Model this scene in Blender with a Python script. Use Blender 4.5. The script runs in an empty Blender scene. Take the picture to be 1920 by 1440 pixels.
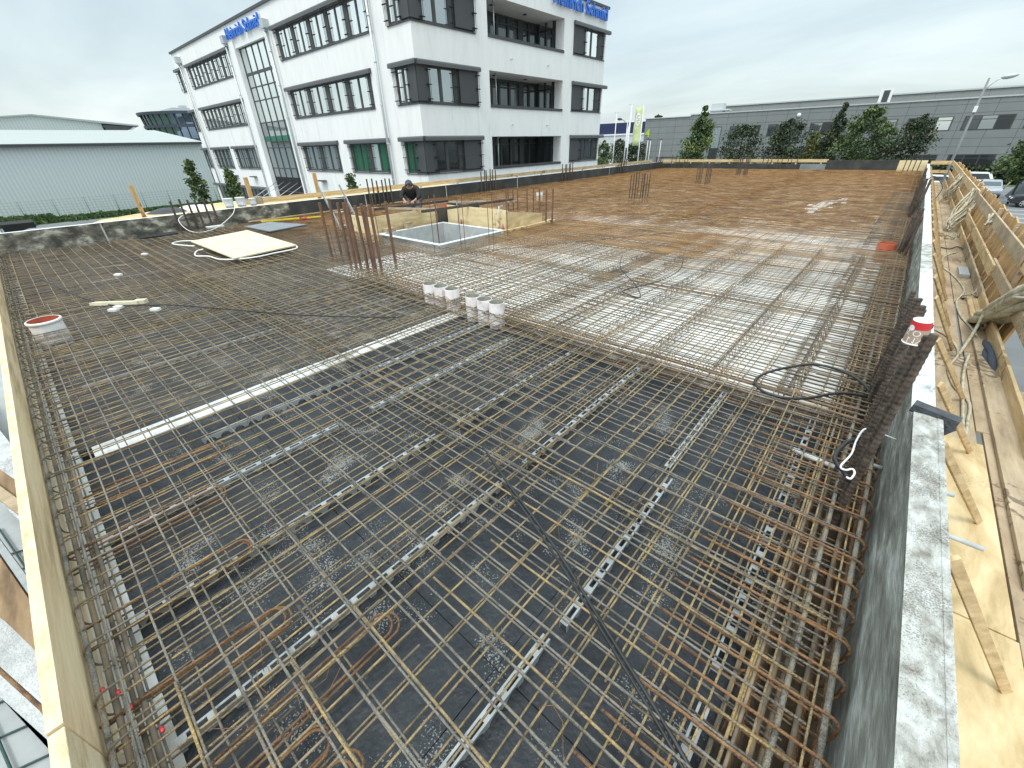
import bpy, math, random
from mathutils import Vector, Matrix
R = math.radians
random.seed(11)
scene = bpy.context.scene
COL = scene.collection

# ---------------------------------------------------------------- camera, world, sun, exposure
H = 1.8
def cam_setup():
    pitch, roll, yaw = 0.529107669, -0.0287605685, 0.730210655
    cy, sy = math.cos(yaw), math.sin(yaw)
    f = Vector((-sy*math.cos(pitch), cy*math.cos(pitch), -math.sin(pitch)))
    r = Vector((cy, sy, 0)); u = r.cross(f)
    r2 = r*math.cos(roll)+u*math.sin(roll); u2 = -r*math.sin(roll)+u*math.cos(roll)
    cd = bpy.data.cameras.new('camera'); co = bpy.data.objects.new('camera', cd); COL.objects.link(co)
    m = Matrix(((r2.x, u2.x, -f.x, 0), (r2.y, u2.y, -f.y, 0), (r2.z, u2.z, -f.z, H), (0, 0, 0, 1)))
    co.matrix_world = m
    cd.sensor_fit = 'HORIZONTAL'; cd.sensor_width = 36; cd.lens = 767.085/1920*36
    cd.clip_start = 0.05; cd.clip_end = 3000
    scene.camera = co
cam_setup()

SUN_EL, SUN_AZ = 60, 165     # azimuth clockwise from +Y
world = bpy.data.worlds.new('World'); scene.world = world; world.use_nodes = True
wt = world.node_tree; wt.nodes.clear()
def wn(t, **k):
    n = wt.nodes.new(t)
    for a, b in k.items(): setattr(n, a, b)
    return n
out = wn('ShaderNodeOutputWorld'); bg1 = wn('ShaderNodeBackground'); bg2 = wn('ShaderNodeBackground'); add = wn('ShaderNodeAddShader')
sky = wn('ShaderNodeTexSky', sky_type='NISHITA', sun_disc=False)
sky.sun_elevation = R(SUN_EL); sky.sun_rotation = R(SUN_AZ); sky.dust_density = 3
wt.links.new(sky.outputs[0], bg1.inputs[0]); bg1.inputs[1].default_value = 0.05
tc = wn('ShaderNodeTexCoord'); sep = wn('ShaderNodeSeparateXYZ'); wt.links.new(tc.outputs['Generated'], sep.inputs[0])
# flat cloud deck: project the view direction on a plane overhead
zc = wn('ShaderNodeMath', operation='MAXIMUM'); wt.links.new(sep.outputs[2], zc.inputs[0]); zc.inputs[1].default_value = 0.0
za = wn('ShaderNodeMath', operation='ADD'); wt.links.new(zc.outputs[0], za.inputs[0]); za.inputs[1].default_value = 0.16
dx = wn('ShaderNodeMath', operation='DIVIDE'); wt.links.new(sep.outputs[0], dx.inputs[0]); wt.links.new(za.outputs[0], dx.inputs[1])
dy = wn('ShaderNodeMath', operation='DIVIDE'); wt.links.new(sep.outputs[1], dy.inputs[0]); wt.links.new(za.outputs[0], dy.inputs[1])
cmb = wn('ShaderNodeCombineXYZ'); wt.links.new(dx.outputs[0], cmb.inputs[0]); wt.links.new(dy.outputs[0], cmb.inputs[1])
mp = wn('ShaderNodeMapping'); wt.links.new(cmb.outputs[0], mp.inputs[0])
mp.inputs['Scale'].default_value = (0.42, 0.85, 1); mp.inputs['Rotation'].default_value = (0, 0, R(62)); mp.inputs['Location'].default_value = (3.1, 1.4, 0)
nz = wn('ShaderNodeTexNoise'); wt.links.new(mp.outputs[0], nz.inputs['Vector'])
nz.inputs['Scale'].default_value = 1.0; nz.inputs['Detail'].default_value = 7; nz.inputs['Roughness'].default_value = .5; nz.inputs['Distortion'].default_value = .35
rp = wn('ShaderNodeValToRGB'); wt.links.new(nz.outputs[0], rp.inputs[0])
e = rp.color_ramp.elements
e[0].position = .34; e[0].color = (.50, .585, .60, 1)
e[1].position = .68; e[1].color = (.80, .875, .87, 1)
x = e.new(.5); x.color = (.63, .72, .72, 1)
# a cloud deck is brighter overhead than near the horizon
gr = wn('ShaderNodeMapRange'); wt.links.new(sep.outputs[2], gr.inputs[0])
gr.inputs[1].default_value = .28; gr.inputs[2].default_value = .95; gr.inputs[3].default_value = .93; gr.inputs[4].default_value = 2.6
wt.links.new(gr.outputs[0], bg2.inputs[1]); wt.links.new(rp.outputs[0], bg2.inputs[0])
wt.links.new(bg1.outputs[0], add.inputs[0]); wt.links.new(bg2.outputs[0], add.inputs[1]); wt.links.new(add.outputs[0], out.inputs[0])

sd = bpy.data.lights.new('sun', 'SUN'); sd.energy = 1.35; sd.angle = R(14); sd.color = (1, .965, .9)
so = bpy.data.objects.new('sun', sd); COL.objects.link(so)
az = R(SUN_AZ); el = R(SUN_EL)
dirv = Vector((math.sin(az)*math.cos(el), math.cos(az)*math.cos(el), math.sin(el)))
so.rotation_euler = dirv.to_track_quat('Z', 'Y').to_euler(); so.location = dirv*60
scene.view_settings.view_transform = 'Standard'; scene.view_settings.look = 'None'
scene.view_settings.exposure = 0.10; scene.view_settings.gamma = 1.0

# ---------------------------------------------------------------- materials
MATS = {}
def newmat(name):
    m = bpy.data.materials.new(name); m.use_nodes = True
    return m, m.node_tree, m.node_tree.nodes['Principled BSDF']
def M(name, cols, scale=4, stretch=(1, 1, 1), rough=.8, bump=0, bscale=None, metal=0, det=6, pos=None, spec=.5, coat=0, speck=None, dist=0, rot=(0, 0, 0), cells=None, alpha=None):
    """noise-driven colour between cols, fine bump; speck=(colour, scale, threshold, amount)"""
    if name in MATS: return MATS[name]
    m, t, b = newmat(name)
    N = t.nodes.new; L = t.links.new
    tcn = N('ShaderNodeTexCoord'); mpn = N('ShaderNodeMapping'); L(tcn.outputs['Object'], mpn.inputs[0]); mpn.inputs['Scale'].default_value = stretch; mpn.inputs['Rotation'].default_value = rot
    n = N('ShaderNodeTexNoise'); L(mpn.outputs[0], n.inputs['Vector']); n.inputs['Scale'].default_value = scale; n.inputs['Detail'].default_value = det; n.inputs['Roughness'].default_value = .62; n.inputs['Distortion'].default_value = dist
    r = N('ShaderNodeValToRGB'); L(n.outputs[0], r.inputs[0])
    el_ = r.color_ramp.elements; k = len(cols)
    ps = pos or [.3+.4*i/max(1, k-1) for i in range(k)]
    el_[0].position = ps[0]; el_[0].color = (*cols[0], 1)
    el_[1].position = ps[-1] if k > 1 else 1; el_[1].color = (*cols[-1], 1)
    for i in range(1, k-1):
        q = el_.new(ps[i]); q.color = (*cols[i], 1)
    c = r.outputs[0]
    if speck:
        n2 = N('ShaderNodeTexNoise'); L(tcn.outputs['Object'], n2.inputs['Vector']); n2.inputs['Scale'].default_value = speck[1]; n2.inputs['Detail'].default_value = 3
        n3 = N('ShaderNodeTexNoise'); L(tcn.outputs['Object'], n3.inputs['Vector']); n3.inputs['Scale'].default_value = max(.8, speck[1]*.035); n3.inputs['Detail'].default_value = 2
        ad = N('ShaderNodeMath'); ad.operation = 'ADD'; L(n2.outputs[0], ad.inputs[0]); L(n3.outputs[0], ad.inputs[1])
        mr = N('ShaderNodeMapRange'); L(ad.outputs[0], mr.inputs[0]); mr.inputs[1].default_value = speck[2]; mr.inputs[2].default_value = speck[2]+.06; mr.inputs[3].default_value = 0; mr.inputs[4].default_value = speck[3]
        mx = N('ShaderNodeMixRGB'); L(mr.outputs[0], mx.inputs[0]); L(c, mx.inputs[1]); mx.inputs[2].default_value = (*speck[0], 1); c = mx.outputs[0]
    if cells:   # (width, height, gap, joint colour) panel joints in the object's X-Z plane
        sp = N('ShaderNodeSeparateXYZ'); L(tcn.outputs['Object'], sp.inputs[0])
        acc = None
        for ax, w in ((0, cells[0]), (2, cells[1])):
            d = N('ShaderNodeMath'); d.operation = 'DIVIDE'; L(sp.outputs[ax], d.inputs[0]); d.inputs[1].default_value = w
            fr = N('ShaderNodeMath'); fr.operation = 'FRACT'; L(d.outputs[0], fr.inputs[0])
            g = N('ShaderNodeMath'); g.operation = 'LESS_THAN'; L(fr.outputs[0], g.inputs[0]); g.inputs[1].default_value = cells[2]/w
            if acc is None: acc = g
            else:
                a2 = N('ShaderNodeMath'); a2.operation = 'MAXIMUM'; L(acc.outputs[0], a2.inputs[0]); L(g.outputs[0], a2.inputs[1]); acc = a2
        mx = N('ShaderNodeMixRGB'); L(acc.outputs[0], mx.inputs[0]); L(c, mx.inputs[1]); mx.inputs[2].default_value = (*cells[3], 1); c = mx.outputs[0]
    L(c, b.inputs['Base Color'])
    b.inputs['Roughness'].default_value = rough; b.inputs['Metallic'].default_value = metal
    b.inputs['Specular IOR Level'].default_value = spec; b.inputs['Coat Weight'].default_value = coat
    if bump:
        nb = N('ShaderNodeTexNoise'); L(mpn.outputs[0], nb.inputs['Vector']); nb.inputs['Scale'].default_value = bscale or scale*5; nb.inputs['Detail'].default_value = 5
        bp = N('ShaderNodeBump'); L(nb.outputs[0], bp.inputs['Height']); bp.inputs['Strength'].default_value = bump; bp.inputs['Distance'].default_value = .02
        L(bp.outputs[0], b.inputs['Normal'])
    MATS[name] = m
    return m

steel_grey = M('steel_grey', [(.15, .135, .11), (.29, .275, .24), (.40, .31, .19)], 9, rough=.6, pos=[.35, .5, .68], bump=1, bscale=130, speck=((.05, .04, .03), 110, 1.10, .35))  # dark specks paint in the shade between the bar ribs
steel_tan = M('steel_tan', [(.19, .15, .095), (.38, .29, .165), (.58, .41, .17)], 9, rough=.6, pos=[.34, .5, .66], bump=1, bscale=130, speck=((.06, .04, .025), 110, 1.10, .35))  # specks darken the colour where ribs would be in shade
steel_brown = M('steel_brown', [(.09, .072, .055), (.20, .16, .115), (.32, .22, .125)], 5, rough=.75, pos=[.34, .52, .7])
steel_rust = M('steel_rust', [(.15, .095, .055), (.33, .19, .08), (.46, .30, .15)], 1.1, stretch=(.45, 1.6, 1), det=9, rough=.8, pos=[.36, .5, .64])
steel_orange = M('steel_orange', [(.14, .085, .05), (.32, .17, .08), (.38, .25, .14)], 8, rough=.7, pos=[.33, .5, .7], bump=1, bscale=130, speck=((.05, .03, .02), 110, 1.10, .35))  # rib shading painted as dark specks here too
steel_dark = M('steel_dark', [(.045, .036, .031), (.105, .082, .065), (.20, .125, .075)], 22, rough=.6, pos=[.35, .55, .75], metal=.2)
galv = M('galvanised', [(.42, .45, .46), (.62, .65, .66)], 20, rough=.45, metal=.5)
plastic_grey = M('plastic_grey', [(.30, .325, .335), (.42, .44, .44)], 8, rough=.5)
film = M('film_faced_board', [(.010, .013, .017), (.022, .027, .034), (.040, .046, .052)], 3, rough=.5, bump=.8, bscale=22, det=12, speck=((.46, .47, .45), 110, 1.19, .55))
film_left = M('dusty_board', [(.035, .038, .042), (.075, .076, .076), (.15, .14, .125)], 1.3, rough=.75, bump=.2, bscale=14, speck=((.5, .46, .38), 60, 1.16, .6))
film_left2 = M('dusty_film_board', [(.018, .022, .027), (.042, .047, .052), (.085, .085, .08)], 2, rough=.65, bump=.4, bscale=18, det=12, speck=((.5, .47, .42), 90, 1.17, .6))
white_floor = M('pale_board', [(.50, .50, .47), (.74, .75, .74), (.86, .87, .86)], 1.1, rough=.8, pos=[.28, .45, .62], speck=((.30, .24, .17), 9, 1.10, .7))
rust_shade_floor = M('rust_shade_board', [(.085, .055, .035), (.17, .105, .06), (.52, .44, .34)], .5, rough=.9, pos=[.35, .55, .75], stretch=(1, .35, 1))  # rust stain, darkened to paint in the shadow under the far mesh
white_strip = M('white_plank', [(.68, .70, .68), (.86, .87, .86)], 3, rough=.7, speck=((.4, .36, .3), 22, 1.15, .6))
conc_edge = M('pale_concrete', [(.40, .38, .33), (.62, .61, .57), (.74, .74, .72)], 5, rough=.9, bump=.3, bscale=40, speck=((.16, .14, .11), 30, 1.14, .7))
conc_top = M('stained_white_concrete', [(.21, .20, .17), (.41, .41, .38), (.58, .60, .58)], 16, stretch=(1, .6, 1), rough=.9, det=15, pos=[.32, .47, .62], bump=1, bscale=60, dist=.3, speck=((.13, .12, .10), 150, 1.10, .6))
conc_top_far = M('bright_concrete', [(.34, .35, .35), (.58, .61, .62), (.70, .73, .74)], 12, stretch=(1, .7, 1), rough=.85, det=15, pos=[.3, .43, .6], bump=.4, speck=((.16, .16, .15), 100, 1.14, .7))
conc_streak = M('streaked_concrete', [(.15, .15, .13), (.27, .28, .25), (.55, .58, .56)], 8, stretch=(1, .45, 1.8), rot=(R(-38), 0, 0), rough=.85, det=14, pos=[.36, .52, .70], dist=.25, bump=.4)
conc_stain = M('mottled_concrete', [(.07, .066, .055), (.20, .19, .155), (.52, .50, .42)], 4.5, stretch=(1, .7, 1.2), rough=.9, det=14, pos=[.40, .53, .63], dist=.15, bump=.3)
film_dark = M('dark_formwork_film', [(.022, .026, .026), (.045, .048, .045), (.10, .095, .08)], 1.8, rough=.55, pos=[.35, .55, .8], det=9)
film_grey = M('grey_formwork_film', [(.16, .18, .19), (.27, .30, .31)], 2, rough=.6)
wood_y = M('fresh_timber', [(.42, .29, .15), (.60, .44, .24), (.74, .58, .35)], 3, stretch=(6, .6, 6), rough=.75, det=8, bump=.2, speck=((.22, .12, .05), 9, 1.17, .7))
wood_x = M('fresh_timber_across', [(.50, .34, .16), (.68, .50, .26), (.80, .64, .38)], 3, stretch=(.6, 6, 6), rough=.75, det=8, bump=.2, speck=((.22, .12, .05), 9, 1.17, .7))
wood_z = M('upright_timber', [(.34, .20, .08), (.50, .32, .14), (.62, .42, .21)], 3, stretch=(5, 5, .7), rough=.75, det=8, bump=.2, speck=((.16, .08, .03), 6, 1.18, .8))
wood_old = M('worn_timber', [(.26, .20, .135), (.42, .33, .22), (.55, .45, .32)], 2.5, stretch=(5, .7, 5), rough=.85, det=9, bump=.25, speck=((.10, .07, .05), 16, 1.14, .7))
wood_tan = M('tan_plywood', [(.27, .20, .13), (.42, .32, .21), (.54, .43, .29)], 2, stretch=(2.5, .8, 2.5), rough=.85, det=9, bump=.2, speck=((.16, .10, .06), 22, 1.15, .7))
ply_y = M('yellow_plywood', [(.36, .26, .13), (.58, .44, .24), (.74, .60, .37)], 2.5, stretch=(2.2, .7, 2.2), rough=.8, det=13, dist=.5, bump=.3, pos=[.3, .47, .66], speck=((.24, .16, .09), 60, 1.22, .35))
ply_x = M('yellow_plywood_across', [(.62, .47, .24), (.78, .64, .38), (.84, .74, .5)], 1.5, stretch=(.7, 2.2, 3), rough=.7, det=9, dist=.6, speck=((.30, .15, .06), 13, 1.22, .7))
board_in = M('grimy_board', [(.42, .30, .17), (.78, .60, .36), (.88, .74, .48)], 2, stretch=(.5, 4, 4), rough=.8, det=9, bump=.25, pos=[.3, .48, .66])
board_near = M('sawn_board', [(.60, .45, .25), (.80, .66, .43), (.86, .75, .54)], 5, stretch=(1.2, 5, 5), rough=.85, det=9, bump=.5, bscale=60)
render_w = M('white_render', [(.74, .745, .73), (.82, .83, .82), (.86, .87, .86)], 1.6, stretch=(1.6, 1.6, .3), det=10, pos=[.28, .42, .6], rough=.95, bump=.25, bscale=60)
anth = M('anthracite_metal', [(.048, .052, .054), (.062, .066, .068)], 2, rough=.5)
anth_l = M('shutter_box_metal', [(.085, .09, .093), (.105, .11, .112)], 2, rough=.45)
panel_d = M('anthracite_panel', [(.055, .060, .064), (.068, .072, .076)], 1, rough=.6)
def glass(name, col, metal, rough=.03):
    m, t, b = newmat(name); b.inputs['Base Color'].default_value = (*col, 1); b.inputs['Metallic'].default_value = metal; b.inputs['Roughness'].default_value = rough
    b.inputs['Specular IOR Level'].default_value = .6
    return m
g_mir = glass('sky_reflecting_glass', (.86, .90, .88), .95)
g_mid = glass('grey_reflecting_glass', (.42, .46, .47), .85)
g_dark = glass('dark_glass', (.035, .04, .04), .15)
g_dim = glass('dim_glass', (.12, .14, .145), .6)
g_green = glass('green_glass', (.015, .13, .065), .25)  # even dark green base colour on the panes
g_blue = glass('blue_glass', (.20, .25, .32), .75)
asphalt = M('asphalt', [(.13, .14, .145), (.17, .18, .185), (.20, .21, .215)], .4, rough=.9)
grass_m = M('grass', [(.030, .065, .022), (.06, .12, .035), (.10, .15, .05)], .8, rough=1, bump=1, bscale=6)
white_p = M('white_paint', [(.74, .75, .75), (.82, .82, .82)], 3, rough=.6)
ware = None
def corrugated(name, col1, col2, axis, pitch, dep=.35, rough=.6):
    m, t, b = newmat(name); N = t.nodes.new; L = t.links.new
    tcn = N('ShaderNodeTexCoord'); w = N('ShaderNodeTexWave'); w.bands_direction = axis; w.wave_profile = 'SIN'
    L(tcn.outputs['Object'], w.inputs['Vector']); w.inputs['Scale'].default_value = .314/pitch; w.inputs['Distortion'].default_value = 0
    mx = N('ShaderNodeMixRGB'); L(w.outputs[0], mx.inputs[0]); mx.inputs[1].default_value = (*col1, 1); mx.inputs[2].default_value = (*col2, 1)
    L(mx.outputs[0], b.inputs['Base Color']); bp = N('ShaderNodeBump'); L(w.outputs[0], bp.inputs['Height']); bp.inputs['Strength'].default_value = dep; bp.inputs['Distance'].default_value = .05
    L(bp.outputs[0], b.inputs['Normal']); b.inputs['Roughness'].default_value = rough
    return m
ware_wall = corrugated('corrugated_wall', (.54, .59, .61), (.63, .675, .69), 'Y', .33)
ware_roof = corrugated('corrugated_roof', (.35, .385, .375), (.42, .455, .445), 'X', 2.2)
ware_gable = corrugated('corrugated_gable', (.46, .50, .495), (.54, .575, .57), 'Y', .33)
clad = M('grey_cladding', [(.19, .21, .21), (.22, .24, .24)], .5, rough=.55, cells=(2.95, .98, .05, (.075, .085, .09)))
clad_up = M('upper_cladding', [(.22, .235, .225), (.26, .275, .265)], .5, rough=.6, cells=(6.2, 1.2, .06, (.13, .14, .14)))
navy = corrugated('navy_cladding', (.012, .022, .075), (.018, .03, .10), 'X', .5)
pale_wall = M('pale_hall_wall', [(.50, .54, .56), (.58, .62, .63)], 1, rough=.7)
pvc = M('spattered_pipe', [(.56, .46, .46), (.76, .71, .71), (.84, .82, .82)], 9, rough=.6, pos=[.3, .45, .6], det=9, speck=((.42, .18, .16), 14, 1.10, .5))
pvc_in = M('pipe_inside', [(.22, .23, .19), (.38, .38, .33)], 8, rough=.8)
orange = M('orange_plastic', [(.42, .09, .045), (.54, .14, .07)], 6, rough=.5)
red_pl = M('red_plastic', [(.55, .03, .04), (.70, .06, .08)], 6, rough=.4)
rubber = M('black_rubber', [(.010, .011, .013), (.028, .030, .034)], 10, rough=.45)
white_pl = M('white_plastic', [(.72, .72, .70), (.84, .84, .82)], 10, rough=.45)
tubegrey = M('spacer_tube', [(.36, .39, .40), (.56, .58, .58)], 20, rough=.7, speck=((.2, .2, .2), 40, 1.12, .5))
black_m = M('black_flat', [(.010, .010, .010), (.018, .018, .018)], 3, rough=.9)
tarp_m = M('dirty_strap_cloth', [(.28, .25, .17), (.50, .46, .35), (.66, .63, .52)], 5, stretch=(3, 3, 1), rough=.9, det=9, bump=.4)
liner = M('shaft_liner', [(.40, .42, .42), (.54, .56, .56)], 6, rough=.6, det=10)
liner_rim = M('shaft_rim', [(.60, .64, .66), (.78, .80, .80)], 6, rough=.6)
bark = M('bark', [(.05, .035, .025), (.10, .075, .05)], 8, rough=.95)
yellow_pl = M('yellow_tool', [(.75, .55, .02), (.85, .66, .05)], 5, rough=.4)
grey_ply = M('grey_panel_sheet', [(.16, .18, .20), (.24, .26, .28)], 5, rough=.6)
def blend_by_place(name, a, b, y0, y1, rough=.85, ns=.55, amp=9.0, kx=.35):
    '''board or steel whose rust staining grows toward the far end of the deck, in irregular patches'''
    m, t, bs = newmat(name); N = t.nodes.new; L = t.links.new
    tcn = N('ShaderNodeTexCoord'); sp = N('ShaderNodeSeparateXYZ'); L(tcn.outputs['Object'], sp.inputs[0])
    n = N('ShaderNodeTexNoise'); mpn = N('ShaderNodeMapping'); mpn.inputs['Scale'].default_value = (.8, .55, 1); L(tcn.outputs['Object'], mpn.inputs[0]); L(mpn.outputs[0], n.inputs['Vector']); n.inputs['Scale'].default_value = ns; n.inputs['Detail'].default_value = 8; n.inputs['Roughness'].default_value = .65
    a1 = N('ShaderNodeMath'); a1.operation = 'MULTIPLY_ADD'; L(n.outputs[0], a1.inputs[0]); a1.inputs[1].default_value = amp; L(sp.outputs[1], a1.inputs[2])
    a2 = N('ShaderNodeMath'); a2.operation = 'MULTIPLY_ADD'; L(sp.outputs[0], a2.inputs[0]); a2.inputs[1].default_value = -kx; L(a1.outputs[0], a2.inputs[2])
    mr = N('ShaderNodeMapRange'); L(a2.outputs[0], mr.inputs[0]); mr.inputs[1].default_value = y0+amp*.5; mr.inputs[2].default_value = y1+amp*.5
    n2 = N('ShaderNodeTexNoise'); L(tcn.outputs['Object'], n2.inputs['Vector']); n2.inputs['Scale'].default_value = 2.2; n2.inputs['Detail'].default_value = 10; n2.inputs['Roughness'].default_value = .7
    cs = []
    for cols in (a, b):
        r = N('ShaderNodeValToRGB'); L(n2.outputs[0], r.inputs[0]); e_ = r.color_ramp.elements
        e_[0].position = .36; e_[0].color = (*cols[0], 1); e_[1].position = .64; e_[1].color = (*cols[2], 1); q = e_.new(.5); q.color = (*cols[1], 1); cs.append(r.outputs[0])
    mx = N('ShaderNodeMixRGB'); L(mr.outputs[0], mx.inputs[0]); L(cs[0], mx.inputs[1]); L(cs[1], mx.inputs[2]); L(mx.outputs[0], bs.inputs['Base Color']); bs.inputs['Roughness'].default_value = rough
    MATS[name] = m; return m
deck_board = blend_by_place('stain_shade_deck_board', [(.50, .50, .47), (.74, .75, .74), (.86, .87, .86)], [(.07, .043, .026), (.14, .085, .045), (.50, .40, .29)], 9.5, 14.5)  # far colours hold rust stain plus painted shade below the bars
steel_field = blend_by_place('steel_field', [(.09, .072, .055), (.20, .16, .115), (.32, .22, .125)], [(.16, .085, .035), (.37, .20, .075), (.52, .33, .15)], 7.0, 11.5)
def flat(name, c, rough=.6, metal=0, coat=0):
    if name in MATS: return MATS[name]
    return M(name, [c, tuple(min(1, v*1.12) for v in c)], 3, rough=rough, metal=metal, coat=coat)
leafs = {
 'green': [flat('leaf_dark', (.030, .058, .020), .75), flat('leaf_mid', (.065, .11, .035), .7), flat('leaf_light', (.15, .19, .06), .7)],
 'dark': [flat('leaf_black_green', (.020, .036, .018), .75), flat('leaf_deep', (.035, .058, .028), .7), flat('leaf_olive', (.12, .125, .06), .7)],
 'yellow': [flat('leaf_dark', (.03, .058, .02)), flat('leaf_ochre', (.13, .13, .03), .7), flat('leaf_light', (.11, .15, .045))]}

# ---------------------------------------------------------------- mesh helpers
class MB:
    def __init__(s): s.v = []; s.f = []; s.mi = []; s.smooth = []
    def add(s, vs, fs, mi=0, smooth=False):
        o = len(s.v); s.v.extend(tuple(p) for p in vs)
        for f in fs: s.f.append(tuple(i+o for i in f)); s.mi.append(mi); s.smooth.append(smooth)
        return s
    def box(s, x0, x1, y0, y1, z0, z1, mi=0):
        v = [(x0, y0, z0), (x1, y0, z0), (x1, y1, z0), (x0, y1, z0), (x0, y0, z1), (x1, y0, z1), (x1, y1, z1), (x0, y1, z1)]
        return s.add(v, [(0, 3, 2, 1), (4, 5, 6, 7), (0, 1, 5, 4), (1, 2, 6, 5), (2, 3, 7, 6), (3, 0, 4, 7)], mi)
    def beam(s, a, b, w, h, up=(0, 0, 1), mi=0, roll=0):
        a = Vector(a); b = Vector(b); d = (b-a).normalized(); u = Vector(up)
        if abs(d.dot(u)) > .98: u = Vector((1, 0, 0))
        side = d.cross(u).normalized(); u = side.cross(d).normalized()
        if roll:
            c_, s_ = math.cos(roll), math.sin(roll); side, u = side*c_+u*s_, u*c_-side*s_
        v = []
        for p in (a, b):
            for i, j in ((-1, -1), (1, -1), (1, 1), (-1, 1)): v.append(p+side*(w/2*i)+u*(h/2*j))
        return s.add(v, [(0, 3, 2, 1), (4, 5, 6, 7), (0, 1, 5, 4), (1, 2, 6, 5), (2, 3, 7, 6), (3, 0, 4, 7)], mi)
    def tube(s, pts, r, n=6, caps=True, mi=0, smooth=True):
        pts = [Vector(p) for p in pts]; k = len(pts); rings = []
        ref = None; vs = []
        for i, p in enumerate(pts):
            d = (pts[min(i+1, k-1)]-pts[max(i-1, 0)])
            d = d.normalized() if d.length > 1e-9 else Vector((0, 0, 1))
            if ref is None: ref = Vector((0, 0, 1)) if abs(d.z) < .9 else Vector((1, 0, 0))
            a = d.cross(ref)
            if a.length < 1e-4: a = d.cross(Vector((0, 1, 0)))
            a.normalize(); b = a.cross(d); ref = b
            rr = r[i] if isinstance(r, (list, tuple)) else r
            for j in range(n):
                t = 2*math.pi*(j+.5)/n; vs.append(p+a*(math.cos(t)*rr)+b*(math.sin(t)*rr))
        fs = []
        for i in range(k-1):
            for j in range(n): fs.append((i*n+j, i*n+(j+1) % n, (i+1)*n+(j+1) % n, (i+1)*n+j))
        if caps: fs.append(tuple(reversed(range(n)))); fs.append(tuple(range((k-1)*n, k*n)))
        return s.add(vs, fs, mi, smooth)
    def prism(s, poly, off, mi=0):
        """poly: 3-D points of a planar outline, extruded by vector off"""
        n = len(poly); off = Vector(off); v = [Vector(p) for p in poly]+[Vector(p)+off for p in poly]
        fs = [tuple(reversed(range(n))), tuple(range(n, 2*n))]+[(i, (i+1) % n, n+(i+1) % n, n+i) for i in range(n)]
        return s.add(v, fs, mi)
    def lathe(s, prof, c, n=20, mi=0, smooth=True, axis=None):
        vs = []; k = len(prof)
        for r_, z_ in prof:
            for j in range(n):
                t = 2*math.pi*j/n; vs.append(Vector((r_*math.cos(t), r_*math.sin(t), z_)))
        if axis is not None:
            q = Vector((0, 0, 1)).rotation_difference(Vector(axis).normalized()); vs = [q @ v for v in vs]
        c = Vector(c); vs = [v+c for v in vs]
        fs = [(i*n+j, i*n+(j+1) % n, (i+1)*n+(j+1) % n, (i+1)*n+j) for i in range(k-1) for j in range(n)]
        return s.add(vs, fs, mi, smooth)
    def quad(s, a, b, c, d, mi=0): return s.add([a, b, c, d], [(0, 1, 2, 3)], mi)
    def build(s, name, mat, parent=None, loc=None, bevel=0):
        me = bpy.data.meshes.new(name)
        loc = Vector(loc) if loc is not None else None
        vs = [tuple(Vector(v)-loc) for v in s.v] if loc is not None else s.v
        me.from_pydata(vs, [], s.f)
        mats = mat if isinstance(mat, (list, tuple)) else [mat]
        for m in mats: me.materials.append(m)
        if any(s.mi): me.polygons.foreach_set('material_index', s.mi)
        if any(s.smooth): me.polygons.foreach_set('use_smooth', s.smooth)
        me.update()
        o = bpy.data.objects.new(name, me); COL.objects.link(o)
        if loc is not None and parent is None: o.location = loc
        if parent is not None: o.parent = parent
        if bevel:
            b = o.modifiers.new('bevel', 'BEVEL'); b.width = bevel; b.segments = 2; b.limit_method = 'ANGLE'
        return o
def tag(o, label=None, cat=None, group=None, kind=None):
    if label: o['label'] = label
    if cat: o['category'] = cat
    if group: o['group'] = group
    if kind: o['kind'] = kind
    return o
def empty(name, label, cat, group=None, loc=(0, 0, 0), rz=0):
    o = bpy.data.objects.new(name, None); COL.objects.link(o); o.location = loc; o.rotation_euler = (0, 0, rz); o.empty_display_size = .2
    return tag(o, label, cat, group)
def structure(o): o['kind'] = 'structure'; return o
def copy_tree(o, parent=None):
    c = o.copy(); COL.objects.link(c)
    if parent is not None: c.parent = parent
    for ch in list(CH.get(o.name, [])): copy_tree(ch, c)
    return c
CH = {}
def reg():
    CH.clear()
    for o in bpy.data.objects:
        if o.parent: CH.setdefault(o.parent.name, []).append(o)
J = lambda a: random.uniform(-a, a)
G = -4.0     # ground level round the building site

# ---------------------------------------------------------------- setting
MB().box(-900, 900, -700, 1500, G-.5, G).build('ground', asphalt); structure(bpy.data.objects['ground'])
g = MB()
g.box(-300, -65.0, -120, 60, G, G+.03)
o = g.build('grass', grass_m); tag(o, kind='structure')
g = MB()
for i in range(2600):
    x = -66.5+random.gauss(0, .8); y = random.uniform(-12, 22); h = random.uniform(.2, .5)*(1.7 if y < 3 else 1); a = random.uniform(0, 6.28); w = .12
    for k in range(2):
        a += 1.57; dxx, dyy = math.cos(a)*w, math.sin(a)*w
        g.quad((x-dxx, y-dyy, G), (x+dxx, y+dyy, G), (x+dxx+J(.2), y+dyy+J(.2), G+h), (x-dxx+J(.2), y-dyy, G+h), random.randint(0, 1))
o = g.build('weeds', [grass_m, leafs['green'][1]]); tag(o, 'green weeds and long grass along the foot of the wire fence', 'weeds', kind='stuff')
g = MB(); g.box(1.6, 60, 79.5, 82.2, G, G+.03); o = g.build('verge', grass_m); structure(o)
g = MB()
for i in range(9):
    y0 = 40+i*2.6
    g.box(4.6, 9.4, y0, y0+.12, G, G+.004)
for i in range(9):
    y0 = 40+i*2.6
    g.box(12, 30, y0, y0+.12, G, G+.004)
g.box(2, 30, 37.0, 37.14, G, G+.004)
o = g.build('parking_markings', white_p); structure(o)
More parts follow.
